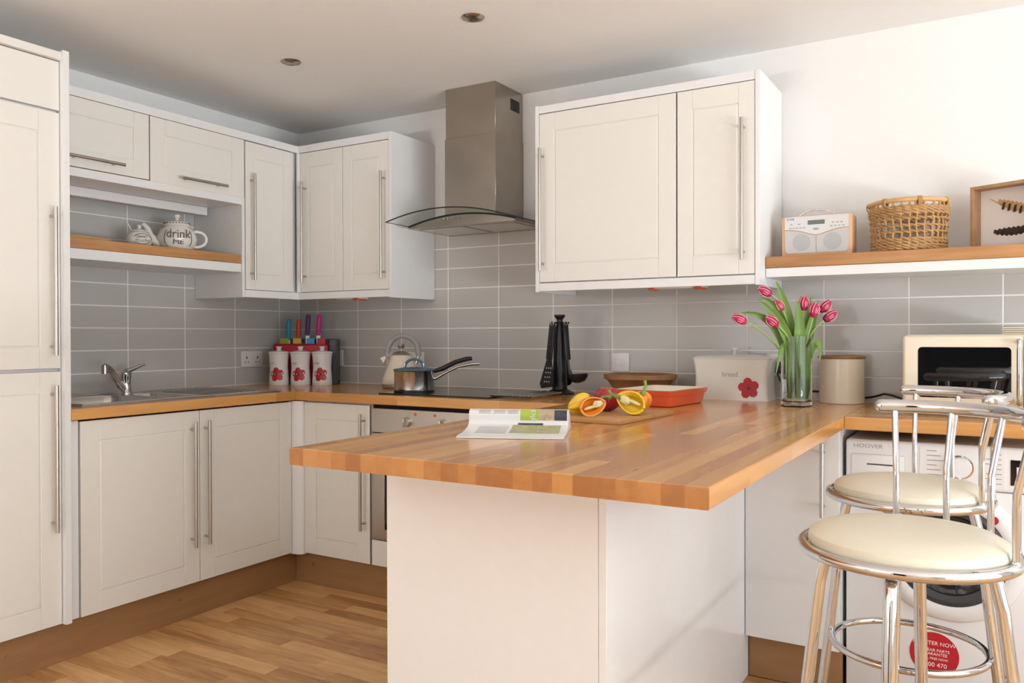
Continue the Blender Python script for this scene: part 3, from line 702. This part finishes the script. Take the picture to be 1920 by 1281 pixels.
sec = lambda z: .1445+.0075*((z-.075)/.075)**2
B().rings([rect(sec(z), .07+.004*((z-.075)/.075)**2, z, .014) for z in (0, .03, .06, .09, .12, .15, .163)]).obj('body', M['cerw'], T)
ld = B().rings([rect(.155, .077, .1635, .014), rect(.156, .078, .168, .014), rect(.148, .071, .174, .014), rect(.09, .045, .181, .014), rect(.03, .02, .183, .01)]).obj('lid', M['cerw'], T)
B().lathe([(.008, .182), (.008, .192), (.0155, .202), (.014, .208), (0, .209)], n=20).obj('knob', M['cerw'], ld)
print_flower(T, lambda x, z, e=0: (.075+x, -.0722-.004*((z+.05-.075)/.075)**2-e, .05+z), .042, 5)
text('bread', .03, M['greyink'], T, (0.0, -.0712, .103), (R90, 0, 0), sx=.95)

# ------------------------------------------------------------------ vase of tulips
VX, VY = 2.842, -.335
T = thing('glass_vase', 'tall clear cylindrical glass vase of tulips', 'vase', (VX, VY, .91))
B().lathe([(.050, 0), (.054, .003), (.0545, .02), (.0535, .255), (.051, .2555), (.0505, .022), (.046, .018), (0, .018)], n=48).obj('glass', M['glass'], T)
B().lathe([(0, .0185), (.0502, .0185), (.0502, .10), (0, .10)], n=40).obj('water', M['water'], T)
rv = Vector((cos(YAW), sin(YAW), 0)); fv = Vector((-sin(YAW), cos(YAW), 0))
def vp(a, d, z): return Vector((VX, VY, .91))+rv*a+fv*d+Vector((0, 0, z))
def leafm(P, w, par, tw=0, side=None):
    # broad leaf along the points P
    P = [Vector(p) for p in P]; n = len(P)-1; b = B(); V = []
    for k, p in enumerate(P):
        t = (P[min(k+1, n)]-P[max(k-1, 0)]).normalized()
        sd = (side or rv).cross(t) if False else (t.cross(fv)).normalized()
        sd = (sd*cos(tw)+fv*sin(tw)).normalized(); nn = t.cross(sd)
        ww = w*max(.03, sin(pi*min(1, (k/n)*.9+.08))**.8)
        V.append([p-sd*ww+nn*ww*.35, p-sd*ww*.5+nn*ww*.08, p, p+sd*ww*.5+nn*ww*.08, p+sd*ww+nn*ww*.35])
    for k in range(n):
        pass
    R = [v+[q+Vector((0, 0, -.0006))+(q-v[2])*-.01 for q in v[::-1]] for v in V]
    b.rings(R); return b.obj('leaf', M['leaf'], par)
heads = [((-.10, .0), .41, -60, 'tulip leaning far left over the bread bin'), ((-.052, .01), .352, -35, 'tulip half hidden by leaves left of the vase centre'),
         ((-.195, -.01), .31, -65, 'drooping tulip at the far left'), ((-.085, -.03), .298, -50, 'low tulip left of the vase rim'),
         ((.022, -.01), .356, 5, 'upright tulip above the vase'), ((.048, -.035), .332, 12, 'tulip facing front above the vase'),
         ((.10, .02), .352, 45, 'upper tulip on the right of the bunch'), ((.108, .0), .318, 55, 'lower tulip on the right of the bunch')]
base = [(-.02, .01), (-.01, -.02), (-.03, 0), (-.025, -.015), (.005, .02), (.01, -.02), (.02, .015), (.028, -.005)]
for i, ((ha, hd), hz, tilt, lb) in enumerate(heads):
    o = thing('tulip', 'pink and white '+lb, 'tulip', (VX, VY, .93), 0, 'tulips in the glass vase')
    L = lambda v: v-Vector((VX, VY, .93))
    p0 = vp(-base[i][0]*.8, -base[i][1], .03); p3 = vp(ha, hd, hz)
    d = (rv*sin(RAD(tilt))+Vector((0, 0, cos(RAD(tilt)))))
    B().tube([L(q) for q in bez(p0, vp(base[i][0], base[i][1], .2), p3-d*.09, p3-d*.012, 14)], .0032, 8).obj('stem', M['stem'], o)
    hd_ = mk('flower', None, o) if False else None
    a1 = d.orthogonal().normalized(); b1 = d.cross(a1)
    hb = B()
    for k in range(6):
        an = k*pi/3+(.5 if k % 2 else .45); rad = a1*cos(an)+b1*sin(an); tg = d.cross(rad)
        off = .0 if k % 2 else .002
        def f(u_, v_):
            t = u_; s = v_*2-1
            w_ = .0135*sin(pi*min(.985, t*.9+.09))**.75
            bulge = (.003+.0135*sin(pi*min(1, t*.78+.1))**.75)+off
            return L(p3)+d*(.052*t-.008)+rad*(bulge-abs(s)**2*.005)+tg*(s*w_)
        hb.surf(f, 8, 4)
    fl_ = hb.obj('flower', M['petal'], o)
    eb = B()
    for k in range(0, 6):
        an = k*pi/3+(.5 if k % 2 else .45); rad = a1*cos(an)+b1*sin(an); tg = d.cross(rad); off = .0 if k % 2 else .002
        pts = []
        for s in (-1, 1):
            seq = [x/8 for x in range(2, 9)] if s < 0 else [x/8 for x in range(8, 1, -1)]
            for t in seq:
                w_ = .0135*sin(pi*min(.985, t*.9+.09))**.75; bulge = (.003+.0135*sin(pi*min(1, t*.78+.1))**.75)+off
                pts.append(L(p3)+d*(.052*t-.008)+rad*(bulge-.005+.0006)+tg*(s*w_))
        eb.tube(pts, .0011, 5)
    eb.obj('petal_edge', M['petaledge'], fl_)
    if i == 0:
        leafm([L(q) for q in bez(vp(-.01, 0, .05), vp(-.01, 0, .26), vp(-.03, .0, .36), vp(-.075, 0, .455), 12)], .018, o, .2)
        leafm([L(q) for q in bez(vp(0, 0.01, .05), vp(-.01, 0, .28), vp(-.07, .0, .40), vp(-.135, 0, .395), 12)], .011, o, .5)
    if i == 2:
        leafm([L(q) for q in bez(vp(-.02, 0, .06), vp(-.03, 0, .25), vp(-.09, -.01, .35), vp(-.205, -.01, .34), 12)], .015, o, .3)
        leafm([L(q) for q in bez(vp(0, -.02, .05), vp(-.02, -.02, .25), vp(-.07, -.03, .33), vp(-.15, -.03, .385), 12)], .018, o, .1)
    if i == 3: leafm([L(q) for q in bez(vp(-.03, -.02, .06), vp(-.05, -.02, .24), vp(-.06, -.03, .28), vp(-.085, -.03, .12), 12)], .013, o, .3)
    if i == 4:
        leafm([L(q) for q in bez(vp(.0, -.02, .03), vp(.0, -.03, .2), vp(.003, -.03, .3), vp(-.005, -.02, .385), 12)], .021, o, .0)
        leafm([L(q) for q in bez(vp(.01, .02, .05), vp(.03, .02, .25), vp(.04, .02, .3), vp(.062, .03, .40), 12)], .014, o, .4)
    if i == 6: leafm([L(q) for q in bez(vp(.02, 0, .05), vp(.03, 0, .25), vp(.06, .01, .3), vp(.085, .02, .385), 12)], .016, o, .2)
    if i == 7: leafm([L(q) for q in bez(vp(.03, -.01, .06), vp(.03, -.02, .27), vp(.085, -.03, .27), vp(.072, -.03, .165), 12)], .015, o, .2)
    if i == 5: leafm([L(q) for q in bez(vp(.02, -.03, .03), vp(.03, -.04, .15), vp(.0, -.03, .2), vp(.01, -.03, .25), 10)], .02, o, .2)
    if i == 1: leafm([L(q) for q in bez(vp(-.03, -.02, .03), vp(-.035, -.03, .12), vp(-.03, -.03, .2), vp(-.045, -.02, .27), 10)], .016, o, .2)

# ------------------------------------------------------------------ cream storage jar, microwave, cable, coasters
T = thing('storage_jar', 'cream enamel storage jar with brown wooden lid', 'jar', (2.96, -.102, .91))
B().lathe([(.078, 0), (.081, .003), (.081, .168), (.079, .17)], n=48).obj('body', M['creamk'], T)
B().lathe([(.079, .1705), (.085, .172), (.085, .178), (.080, .182), (0, .182)], n=48).obj('lid', OAK_ITEM, T)
T = thing('microwave', 'cream retro microwave oven with dark window', 'microwave', (3.195, 0, .91))
B().box(0, .455, -.40, -.03, .012, .26, .022, 4).obj('body', M['creamk'], T)
for x in (.05, .40):
    for y in (-.35, -.08): B().cyl((x, y, 0), (x, y, .014), .014, n=12).obj('foot', M['black'], T)
d = B().box(.004, .345, -.425, -.402, .018, .256, .012, 4).obj('door', M['creamk'], T)
fr = lambda hx_, hz_, y, r: [(.182+x, y, .137+z) for x, z, _ in rect(hx_, hz_, 0, r)]
B().rings([fr(.131, .082, -.4255, .012), fr(.131, .082, -.4262, .012)]).obj('window', M['blackglass'], d)
B().capsule([(.334, -.452, .046), (.334, -.455, .06), (.334, -.455, .225), (.334, -.452, .238)], .0075, 14).cyl((.334, -.42, .046), (.334, -.452, .046), .008, n=12).cyl((.334, -.42, .238), (.334, -.452, .238), .008, n=12).obj('handle', M['chrome'], d)
B().box(.35, .45, -.424, -.402, .018, .256, .010, 3).obj('control_panel', M['creamk'], T)
for z in (.19, .10):
    B().cyl((.40, -.424, z), (.40, -.442, z), .026, .023, 24).obj('dial', M['chrome'], T)
T0 = None
for k in range(4):
    o = B().box(-.05, .05, -.05, .05, 0, .0052, .002, 2).obj('coaster', M['creamk'], None, (3.535, -.28, 1.1705+.0062*k)); 
    B().box(-.0485, .0485, -.0485, .0485, .0052, .0061).obj('cork', M['featd'], o)
    tag(o, ('lowest', 'second lowest', 'second highest', 'topmost')[k]+' cream coaster in the stack on the microwave', 'coaster', 'coasters on the microwave')
o = B().tube(bez((2.70, -.035, 1.04), (2.72, -.05, .93), (2.78, -.03, .95), (2.86, -.016, .945), 10)+bez((2.87, -.016, .943), (3.0, -.01, .915), (3.05, -.03, .925), (3.10, -.05, .945), 10)+bez((3.11, -.05, .945), (3.15, -.05, .94), (3.17, -.05, .92), (3.24, -.06, .914), 6), .0042, 8).obj('power_cable', M['cable']); tag(o, 'black power cable running behind the storage jar', 'cable')
o = thing('plug', 'black plug in the socket behind the tulip vase', 'plug', (2.70, -.0095, 1.04)); B().box(-.024, .024, -.032, 0, -.026, .022, .008, 3).obj('plug_body', M['black'], o)

# ------------------------------------------------------------------ board, peppers, magazine
T = thing('cutting_board', 'rectangular wooden cutting board under the peppers', 'cutting board', (2.437, -1.045, .91), RAD(-4))
B().box(-.115, .115, -.19, .19, .0, .0145, .003, 2).obj('board', OAK_BOARD, T)
BZ = .925
def pepper_shell(a, b_, c, lob=4, k=.1, n=40):
    return lambda u_, v_: 1+k*cos(lob*u_)*cos(v_)
def stem(par, p, d, ln=.035):
    p, d = Vector(p), Vector(d).normalized(); s = d.orthogonal().normalized()
    B().tube([p-d*.004, p+d*.004, p+d*ln*.45, p+d*ln*.8+s*.005, p+d*ln+s*.012], [.011, .006, .0042, .0045, .006], 10).obj('stem', M['pgreen'], par)
def half_pepper(label, loc, rot, m, rx, ry, rz, st=None, grp=None):
    # an open half: cut face towards local -y
    o = bpy.data.objects.new('pepper_half', None); COL.objects.link(o); o.location = Vector(loc)+PS; o.rotation_euler = rot; o.empty_display_size = .02; tag(o, label, 'pepper')
    n, m_ = 28, 10
    def P(sc, i, j, inn):
        a = pi*i/n; t = -pi/2+pi*j/m_; t = max(min(t, pi/2-.03), -pi/2+.03)
        f = 1+.09*cos(5*a)*cos(t)+.05*cos(3*t+1)
        x = rx*sc*cos(t)*cos(a)*f; y = ry*sc*cos(t)*sin(a)*f; z = rz*sc*sin(t)*f
        return (x, y+(.0 if not inn else .0), z)
    b = B()
    R = [[P(1, i, j, 0) for i in range(n+1)] for j in range(m_+1)]
    V = [[b.bm.verts.new(p) for p in r] for r in R]
    for j in range(m_):
        for i in range(n): b.bm.faces.new((V[j][i], V[j][i+1], V[j+1][i+1], V[j+1][i]))
    Wv = [[b.bm.verts.new(P(.86, i, j, 1)) for i in (0, n)] for j in range(m_+1)]
    for j in range(m_):
        b.bm.faces.new((V[j][0], V[j+1][0], Wv[j+1][0], Wv[j][0])); b.bm.faces.new((V[j][n], V[j+1][n], Wv[j+1][1], Wv[j][1]))
    b.obj('skin', M[m], o)
    b = B(); V = [[b.bm.verts.new(P(.86, i, j, 1)) for i in range(n+1)] for j in range(m_+1)]
    for j in range(m_):
        for i in range(n): b.bm.faces.new((V[j][i], V[j][i+1], V[j+1][i+1], V[j+1][i]))
    b.obj('inside', M[m], o)
    bb = B()
    bb.ell((0, ry*.25, rz*.5), rx*.4, ry*.3, rz*.36, 14, 8, lambda a, t: 1+.15*sin(5*a+3*t)); bb.ell((rx*.15, ry*.3, -rz*.1), rx*.18, ry*.2, rz*.5, 10, 8)
    bb.obj('pith', M['pith'], o)
    if st: stem(o, (0, ry*.12, rz*.93), st)
    return o
# red whole pepper lying behind
PS = Vector((-.018, -.011, .004))
T = thing('red_pepper', 'dark red whole pepper at the back of the board', 'pepper', (2.387, -.996, BZ), .3)
B().ell((0, 0, .04), .043, .042, .04, 36, 16, lambda a, t: (1+.10*cos(4*a+.5)*cos(t))*(1-.12*math.exp(-((t-1.45)/.3)**2))).obj('skin', M['pepR'], T)
stem(T, (.008, -.036, .047), (-.35, -.8, .18), .028)
half_pepper('yellow pepper half cut open with green stem at the front right', (2.53, -1.085, BZ+.034), (RAD(-22), RAD(-68), RAD(20)), 'pepY', .034, .032, .05, (-.1, -.25, 1))
half_pepper('orange pepper half with its cut side to the front', (2.435, -1.155, BZ+.027), (RAD(-35), RAD(74), RAD(18)), 'pepO', .028, .03, .046, None)
half_pepper('yellow pepper half lying at the left end of the board', (2.372, -1.115, BZ+.029), (RAD(150), RAD(68), RAD(25)), 'pepY', .03, .03, .043, None)
half_pepper('orange pepper half with curled stem behind the yellow one', (2.525, -1.0, BZ+.034), (RAD(200), RAD(12), RAD(35)), 'pepO', .034, .03, .038, None)
o = bpy.data.objects['pepper_half.003']; stem(o, (0, .012, -.036) , (.1, .0, -1), .034)
# magazine
T = thing('magazine', 'open magazine with a curled page on the breakfast bar', 'magazine', (2.30, -1.722, .91), RAD(23))
def mp(t):   # profile along depth: (y, z)
    P = [(0, .004), (.03, .0065), (.07, .0055), (.11, .008), (.15, .013), (.168, .019), (.172, .027), (.172, .045), (.178, .054), (.19, .058), (.21, .055), (.235, .04), (.255, .018), (.275, .004)]
    x = t*(len(P)-1); i = min(int(x), len(P)-2); f_ = x-i
    return tuple(P[i][q]*(1-f_)+P[i+1][q]*f_ for q in (0, 1))
WM = .272
sk = lambda y: -.055*min(1, max(0, y/.16)) if y < .17 else -.055
b = B()
prof_ = [mp(k/52) for k in range(53)]
b.rings([[(x*WM+sk(y)*(1-x)*.0+(-.0 if 1 else 0), y, z) for y, z in prof_]+[(x*WM, .275, .0008), (x*WM, 0, .0008)] for x in (0, 1)])
b.obj('pages', M['paper'], T)
def patch(name, x0, x1, t0, t1, m, e=.0006, nx=2, nt=10):
    def f(u_, v_):
        t = t0+(t1-t0)*v_; y, z = mp(t); y2, z2 = mp(min(1, t+.005)); n_ = Vector((0, -(z2-z), (y2-y))).normalized()
        p = Vector((WM*(x0+(x1-x0)*u_), y, z))+n_*e
        return p
    return B().surf(f, nx, nt).obj(name, m, T)
k0, k1 = 6.15/13, 8.6/13
for (c0, c1) in ((.10, .22), (.25, .37), (.39, .50)):
    for r_ in range(7): patch('text_line', c0, c1, k0+(k1-k0)*(.42+.075*r_), k0+(k1-k0)*(.455+.075*r_), M['papertxt'], nt=1)
patch('lime_panel', .52, .71, k0, k1, M['lime'])
patch('photo', .71, .86, k0, k1, M['photo1'])
patch('photo', .86, .985, k0, k1, M['photo2'])
patch('photo', .45, .93, 2.2/13, 4.7/13, M['photo3'])
patch('photo', .50, .75, 4.75/13, 5.4/13, M['photo2'])
for r_ in range(6): patch('text_line', .12, .42, (2.0+.42*r_)/13, (2.12+.42*r_)/13, M['papertxt'], nt=1)
patch('lime_panel', .52, .985, 9.0/13, 11/13, M['lime'])
text('styles', .024, M['paper'], T, (.645*WM, .1710, .037), (R90, RAD(-90), 0), sx=.8)

# ------------------------------------------------------------------ right shelf things
T = thing('radio', 'wooden radio with silver front on the oak shelf', 'radio', (2.765, -.225, 1.4648), RAD(1))
B().box(0, .25, 0, .115, 0, .152, .005, 2).obj('case', M['radio'], T)
wv = lambda x: .098-.018*math.exp(-((x-.125)/.05)**2)+.004*abs(x-.125)/.1
pl = [(.012+.226*k/24) for k in range(25)]
B().prism([(x, wv(x)) for x in pl]+[(.238, .149), (.012, .149)], lambda a, b, d: (a, d, b), -.004, .002).obj('front_plate', M['silver'], T)
gr = [(x, wv(x)-.004) for x in pl[::-1]]+[(.013, .03), (.016, .018), (.026, .0125), (.224, .0125), (.234, .018), (.237, .03)]
g = B().prism(gr, lambda a, b, d: (a, d, b), -.0025, .002).obj('speaker_grille', M['mesh'], T)
for x in (.072, .182): B().cyl((x, -.0024, .052), (x, -.0032, .052), .032, n=32).obj('speaker_cone', M['meshd'], g)
B().box(.1242, .1258, -.0034, -.002, .014, .078).obj('divider', M['greyh'], g)
B().box(.095, .155, -.0052, -.0035, .117, .133).obj('display', M['lcd'], T)
for x, z in [(.033+.012*k, .107) for k in range(5)]+[(.036, .121), (.064, .121)]+[(.178+.014*k, .108) for k in range(4)]+[(.184+.015*k, .121) for k in range(3)]:
    B().box(x-.004, x+.004, -.006, -.0035, z-.0022, z+.0022, .0008).obj('button', M['meshd'], T)
B().ell((.125, -.004, .100), .011, .003, .0045, 16, 6).obj('button', M['meshd'], T)
text('DAB', .0105, M['ink'], T, (.033, -.0045, .1405), (R90, 0, 0), sx=1.3); text('ALBA', .006, M['ink'], T, (.218, -.0045, .1425), (R90, 0, 0), sx=1.3) if False else None
B().tube(bez((.052, .05, .151), (.07, .045, .187), (.165, .045, .187), (.188, .05, .151), 14), .0032, 10).obj('carry_handle', M['chrome'], T)
# basket
T = thing('wicker_basket', 'round open-weave wicker basket on the oak shelf', 'basket', (3.193, -.145, 1.4648))
BR = lambda z: .118+.010*(z/.18)
def coil(z, amp, turns, r, ph, n=110, rr=0):
    return [((BR(z)+rr+.0045*sin(turns*2*pi*k/n+ph))*cos(2*pi*k/n), (BR(z)+rr+.0045*sin(turns*2*pi*k/n+ph))*sin(2*pi*k/n), z+amp*cos(turns*2*pi*k/n+ph)) for k in range(n)]
b = B()
for k in range(30):
    a = 2*pi*k/30; w_ = random.uniform(-.05, .05)
    b.tube([((BR(z)+.003*sin(z*120+k))*cos(a+w_*z/.17+.02*sin(z*70+k)), (BR(z)+.003*sin(z*120+k))*sin(a+w_*z/.17+.02*sin(z*70+k)), z) for z in [.004+.017*j for j in range(11)]], .0036, 7)
b.obj('stakes', M['wicker'], T)
b = B()
for z, r_ in ((.008, .0055), (.018, .0055), (.03, .005), (.04, .0048), (.066, .0034), (.088, .0034), (.112, .0036), (.132, .005), (.142, .0055), (.152, .0055)):
    for ph in (0, pi): b.tube(coil(z+random.uniform(-.001, .001), .0035, 15, r_, ph), r_*.85, 6, True)
b.obj('weave', M['wicker'], T)
rim = B().tube([(.128*cos(2*pi*k/48), .128*sin(2*pi*k/48), .176) for k in range(48)], .0085, 10, True).obj('rim', M['wrim'], T)
for k in range(7):
    a = 2*pi*k/7+.05+YAW; b = B()
    for q in (-.035, 0, .035): b.tube([((.128+.0105*cos(t))*cos(a+q), (.128+.0105*cos(t))*sin(a+q), .170+.0145*sin(t)) for t in [2*pi*j/12 for j in range(12)]], .003, 6, True)
    b.obj('binding', M['wicker'], T)
B().lathe([(.112, .002), (.112, .008), (0, .008)], n=36).obj('base', M['wicker'], T)
# feather box frame
T = thing('feather_picture', 'wooden box frame with two feathers leaning on the oak shelf', 'picture', (3.385, -.085, 1.4648), RAD(-28))
FW, FH, FD = .20, .228, .055
FW = .215
B().box(0, .012, -.0, FD, 0, FH, .001).obj('frame_side', FRAME_W, T); B().box(FW-.012, FW, 0, FD, 0, FH, .001).obj('frame_side', FRAME_W, T)
B().box(.012, FW-.012, 0, FD, FH-.012, FH, .001).obj('frame_top', FRAME_W, T); B().box(.012, FW-.012, 0, FD, 0, .012, .001).obj('frame_bottom', FRAME_W, T)
B().box(.012, FW-.012, FD-.006, FD, .012, FH-.012).obj('backing_print', M['print'], T)
def feather(c, ang, ln, wd, m, name):
    def f(u_, v_):
        t = u_; s = v_*2-1; w_ = wd*sin(pi*min(1, t*.93+.07))**.55*(.65 if s < 0 else 1.0); x = ln*t; z = s*w_+.18*ln*(t-.5)**2
        z += .003*sin(t*60)*abs(s)
        ca, sa = cos(ang), sin(ang)
        return (c[0]+x*ca-z*sa, FD-.009+.002*abs(s), c[1]+x*sa+z*ca)
    return B().surf(f, 30, 6).obj(name, m, T)
f1 = feather((.07, .165), -.33, .14, .018, M['featl'], 'feather')
for k in range(6):
    x = .09+.019*k; z = .165-.35*(x-.07)-.0025
    B().prism([(x-.004, z-.014), (x+.004, z-.014), (x+.009, z+.010), (x+.002, z+.010)], lambda a, b, d: (a, d, b), FD-.0122, FD-.0106).obj('feather_bar', M['featd'], f1)
B().tube([(.045, FD-.010, .185), (.075, FD-.011, .165), (.2, FD-.011, .118)], .0012, 6).obj('quill', M['wrim'], f1)
feather((.058, .058), .03, .15, .017, M['featd'], 'feather')

# ------------------------------------------------------------------ niche things
T = thing('teapot', 'white teapot lettered drink me in the niche', 'teapot', (.195, -.945, 1.5625), RAD(57))
def rl(z): return z
B().lathe([(.045, 0), (.055, .003), (.066, .02), (.074, .045), (.074, .062), (.064, .088), (.05, .1), (.048, .104), (.0, .104)], n=44).obj('body', M['cerw'], T)
ld = B().lathe([(.051, .1045), (.053, .108), (.044, .122), (.02, .129), (.008, .131), (.006, .137), (.012, .145), (.011, .153), (0, .157)], n=36).obj('lid', M['cerw'], T)
b = B()
for k in range(26):
    a = 2*pi*k/26; b.ell((.0485*cos(a), .0485*sin(a), .1165), .0028, .0028, .0022, 8, 5)
b.obj('bead_pattern', M['ink'], ld)
B().tube(bez((-.06, 0, .03), (-.10, 0, .03), (-.095, 0, .095), (-.125, 0, .108), 12), [.02]*3+[.017]*3+[.012]*4+[.0095]*3, 14).obj('spout', M['cerw'], T)
B().tube(bez((.058, 0, .085), (.12, 0, .1), (.13, 0, .02), (.062, 0, .022), 16), .0065, 10).obj('handle', M['cerw'], T)
text('drink', .05, M['ink'], T, (0.0, -.0755, .066), (RAD(94), 0, 0), sx=.85); text('ME', .029, M['ink'], T, (0.0, -.0735, .034), (RAD(82), 0, 0), sx=1.1)
for s in (-1, 1):
    b = B(); b.tube([((.0755)*sin(a), -.0755*cos(a), .05+.034*sin(t)) for t, a in [(-1.2+.24*k, s*(.72-.12*((-1.2+.24*k)**2))) for k in range(11)]], .0013, 5)
    b.obj('border_print', M['ink'], T)
T.scale = (1.17, 1.17, 1.12); T.location = (.195, -.962, 1.5625)
T = thing('sugar_bowl', 'small white lidded sugar bowl left of the teapot', 'sugar bowl', (.20, -1.16, 1.5625), RAD(57))
B().lathe([(.03, 0), (.04, .003), (.052, .022), (.054, .04), (.046, .06), (.038, .068), (0, .069)], n=36).obj('body', M['cerw'], T)
ld = B().lathe([(.039, .0695), (.04, .072), (.026, .081), (.008, .085), (.006, .089), (.0095, .095), (.008, .101), (0, .103)], n=30).obj('lid', M['cerw'], T)
B().tube([(-.03, .0, .075), (-.04, -.002, .095), (-.047, -.003, .108)], .003, 8).obj('spoon', M['cerw'], T)
text('SWEET', .015, M['ink'], T, (.012, -.0545, .044), (R90, 0, RAD(10))); text('TOOTH', .016, M['ink'], T, (.012, -.054, .028), (R90, 0, RAD(10)))
b = B(); b.tube([(.012+.036*cos(2*pi*k/28), -.0535+.012*(cos(2*pi*k/28))**2+.004*(cos(2*pi*k/28)), .036+.023*sin(2*pi*k/28)) for k in range(28)], .0011, 5, True); b.obj('border_print', M['ink'], T)
o = B().box(-.16, .13, -.06, .05, 0, .011, .002).obj('wooden_tray', OAK_BOARD, None, (.27, -1.51, 1.5627), (0, 0, R90)); tag(o, 'thin wooden board lying at the left of the niche shelf', 'board')

# ------------------------------------------------------------------ washing machine
T = thing('washing_machine', 'white front-loading washing machine under the worktop', 'washing machine', (3.05, -.60, 0))
B().box(0, .592, .022, .56, .012, .832, .006, 2).obj('body', M['washer'], T)
B().box(.001, .591, 0, .024, .012, .70, .006, 2).obj('front_panel', M['washer'], T)
cp = B().box(.001, .591, -.008, .024, .7015, .836, .012, 3).obj('control_panel', M['washer'], T)
B().box(.018, .175, -.0125, -.006, .712, .79, .005, 2).obj('detergent_drawer', M['washer'], cp)
B().box(.065, .15, -.0134, -.012, .757, .761).obj('drawer_slot', M['ink'], cp)
text('HOOVER', .017, M['greyink'], cp, (.068, -.0085, .815), (R90, 0, 0), sx=1.25)
B().box(.215, .44, -.0092, -.0075, .71, .825).obj('programme_panel', M['white'], cp)
for k in range(7):
    B().box(.235, .262+.01*(k % 3), -.0098, -.009, .812-.0145*k, .8145-.0145*k).obj('programme_text', M['greyink'], cp)
    B().box(.405-.012*(k % 3), .432, -.0098, -.009, .812-.0145*k, .8145-.0145*k).obj('programme_text', M['greyink'], cp)
dl = B().cyl((.325, -.008, .768), (.325, -.03, .768), .032, .029, 36).obj('dial', M['washer'], cp)
B().lathe([(.034, 0), (.036, .003), (.033, .003)], n=36).obj('dial_ring', M['chrome'], cp, (.325, -.0085, .768), (R90, 0, 0))
B().box(.455, .54, -.0095, -.0075, .725, .80).obj('display', M['blackglass'], cp)
B().box(.47, .495, -.0101, -.0093, .75, .78).obj('display_icon', M['white'], cp)
DC = (.298, 0, .50)
def ring(prof, m, name, par, n=56): return B().lathe(prof, n=n).obj(name, m, par, DC, (R90, 0, 0))
dr = ring([(.205, -.002), (.205, .006), (.195, .018), (.165, .026), (.155, .022), (.155, -.002)], M['washer'], 'door', T)
B().lathe([(.1545, .0), (.1545, .02), (.14, .026), (.122, .02), (.118, .0)], n=56).obj('door_ring', M['rubber'], dr)
B().lathe([(.1185, .004), (.1185, .016), (.10, .008), (.06, -.0), (0, -.004)], n=48).obj('door_glass', M['doorglass'], dr)
B().cyl((.115, .12, .024), (.115, .12, .0265), .0125, n=24).obj('red_badge', M['red'], dr)
st = B().cyl((.255, -.0005, .185), (.255, -.0015, .185), .068, n=48).obj('sticker', M['red'], T)
for s_, z, sz in (('REGISTER NOW', .219, .0165), ('10 YEAR PARTS', .198, .0125), ('GUARANTEE', .186, .0125), ('CALL FREE NOW', .172, .010), ('0800 470', .153, .0185)):
    text(s_, sz, M['paper'], st, (.255, -.0017, z), (R90, 0, 0))

# ------------------------------------------------------------------ bar stools
def stool(loc, rz, label):
    T = thing('bar_stool', label, 'stool', loc, rz, 'chrome bar stools')
    B().tube([(.19*cos(2*pi*k/64), .19*sin(2*pi*k/64), .75) for k in range(64)], .0115, 14, True).obj('seat_ring', M['chrome'], T)
    B().lathe([(.165, .748), (.1775, .752), (.181, .762), (.177, .776), (.16, .786), (.12, .793), (.06, .797), (0, .798)], n=64).obj('seat', M['seat'], T)
    B().lathe([(.02, .70), (.06, .705), (.15, .74), (.17, .747), (0, .747)], n=40).obj('seat_pan', M['black'], T)
    for k in range(4):
        a = RAD(90*k)-rz-RAD(4)
        P = [(.125, .742), (.15, .72), (.163, .66), (.19, .42), (.225, .12), (.24, .006)]
        lg = B().tube([(r*cos(a), r*sin(a), z) for r, z in P], .0125, 14).obj('leg', M['chrome'], T)
        B().cyl((.241*cos(a), .241*sin(a), 0), (.241*cos(a), .241*sin(a), .02), .0155, n=14).obj('foot_cap', M['black'], lg)
    B().tube([(.184*cos(2*pi*k/56), .184*sin(2*pi*k/56), .36) for k in range(56)], .009, 12, True).obj('foot_ring', M['chrome'], T)
    B().capsule([(.222*cos(RAD(t)), .222*sin(RAD(t)), 1.012) for t in range(-66, 67, 6)], .0145, 14).obj('back_rail', M['chrome'], T)
    for k in range(5):
        a = RAD(-59+29.5*k)
        B().tube([(r*cos(a), r*sin(a), z) for r, z in ((.19, .752), (.19, .86), (.191, .885), (.197, .91), (.219, 1.008))], .0066, 12).obj('back_post', M['chrome'], T)
        B().ell((.19*cos(a), .19*sin(a), .757), .009, .009, .012, 10, 6).obj('weld_collar', M['chrome'], T)
    return T
s1 = stool((3.321, -1.655, 0), RAD(42), 'chrome bar stool with cream seat, nearest to the camera')
s2 = stool((3.273, -1.066, 0), RAD(31), 'chrome bar stool with cream seat, in front of the washing machine')
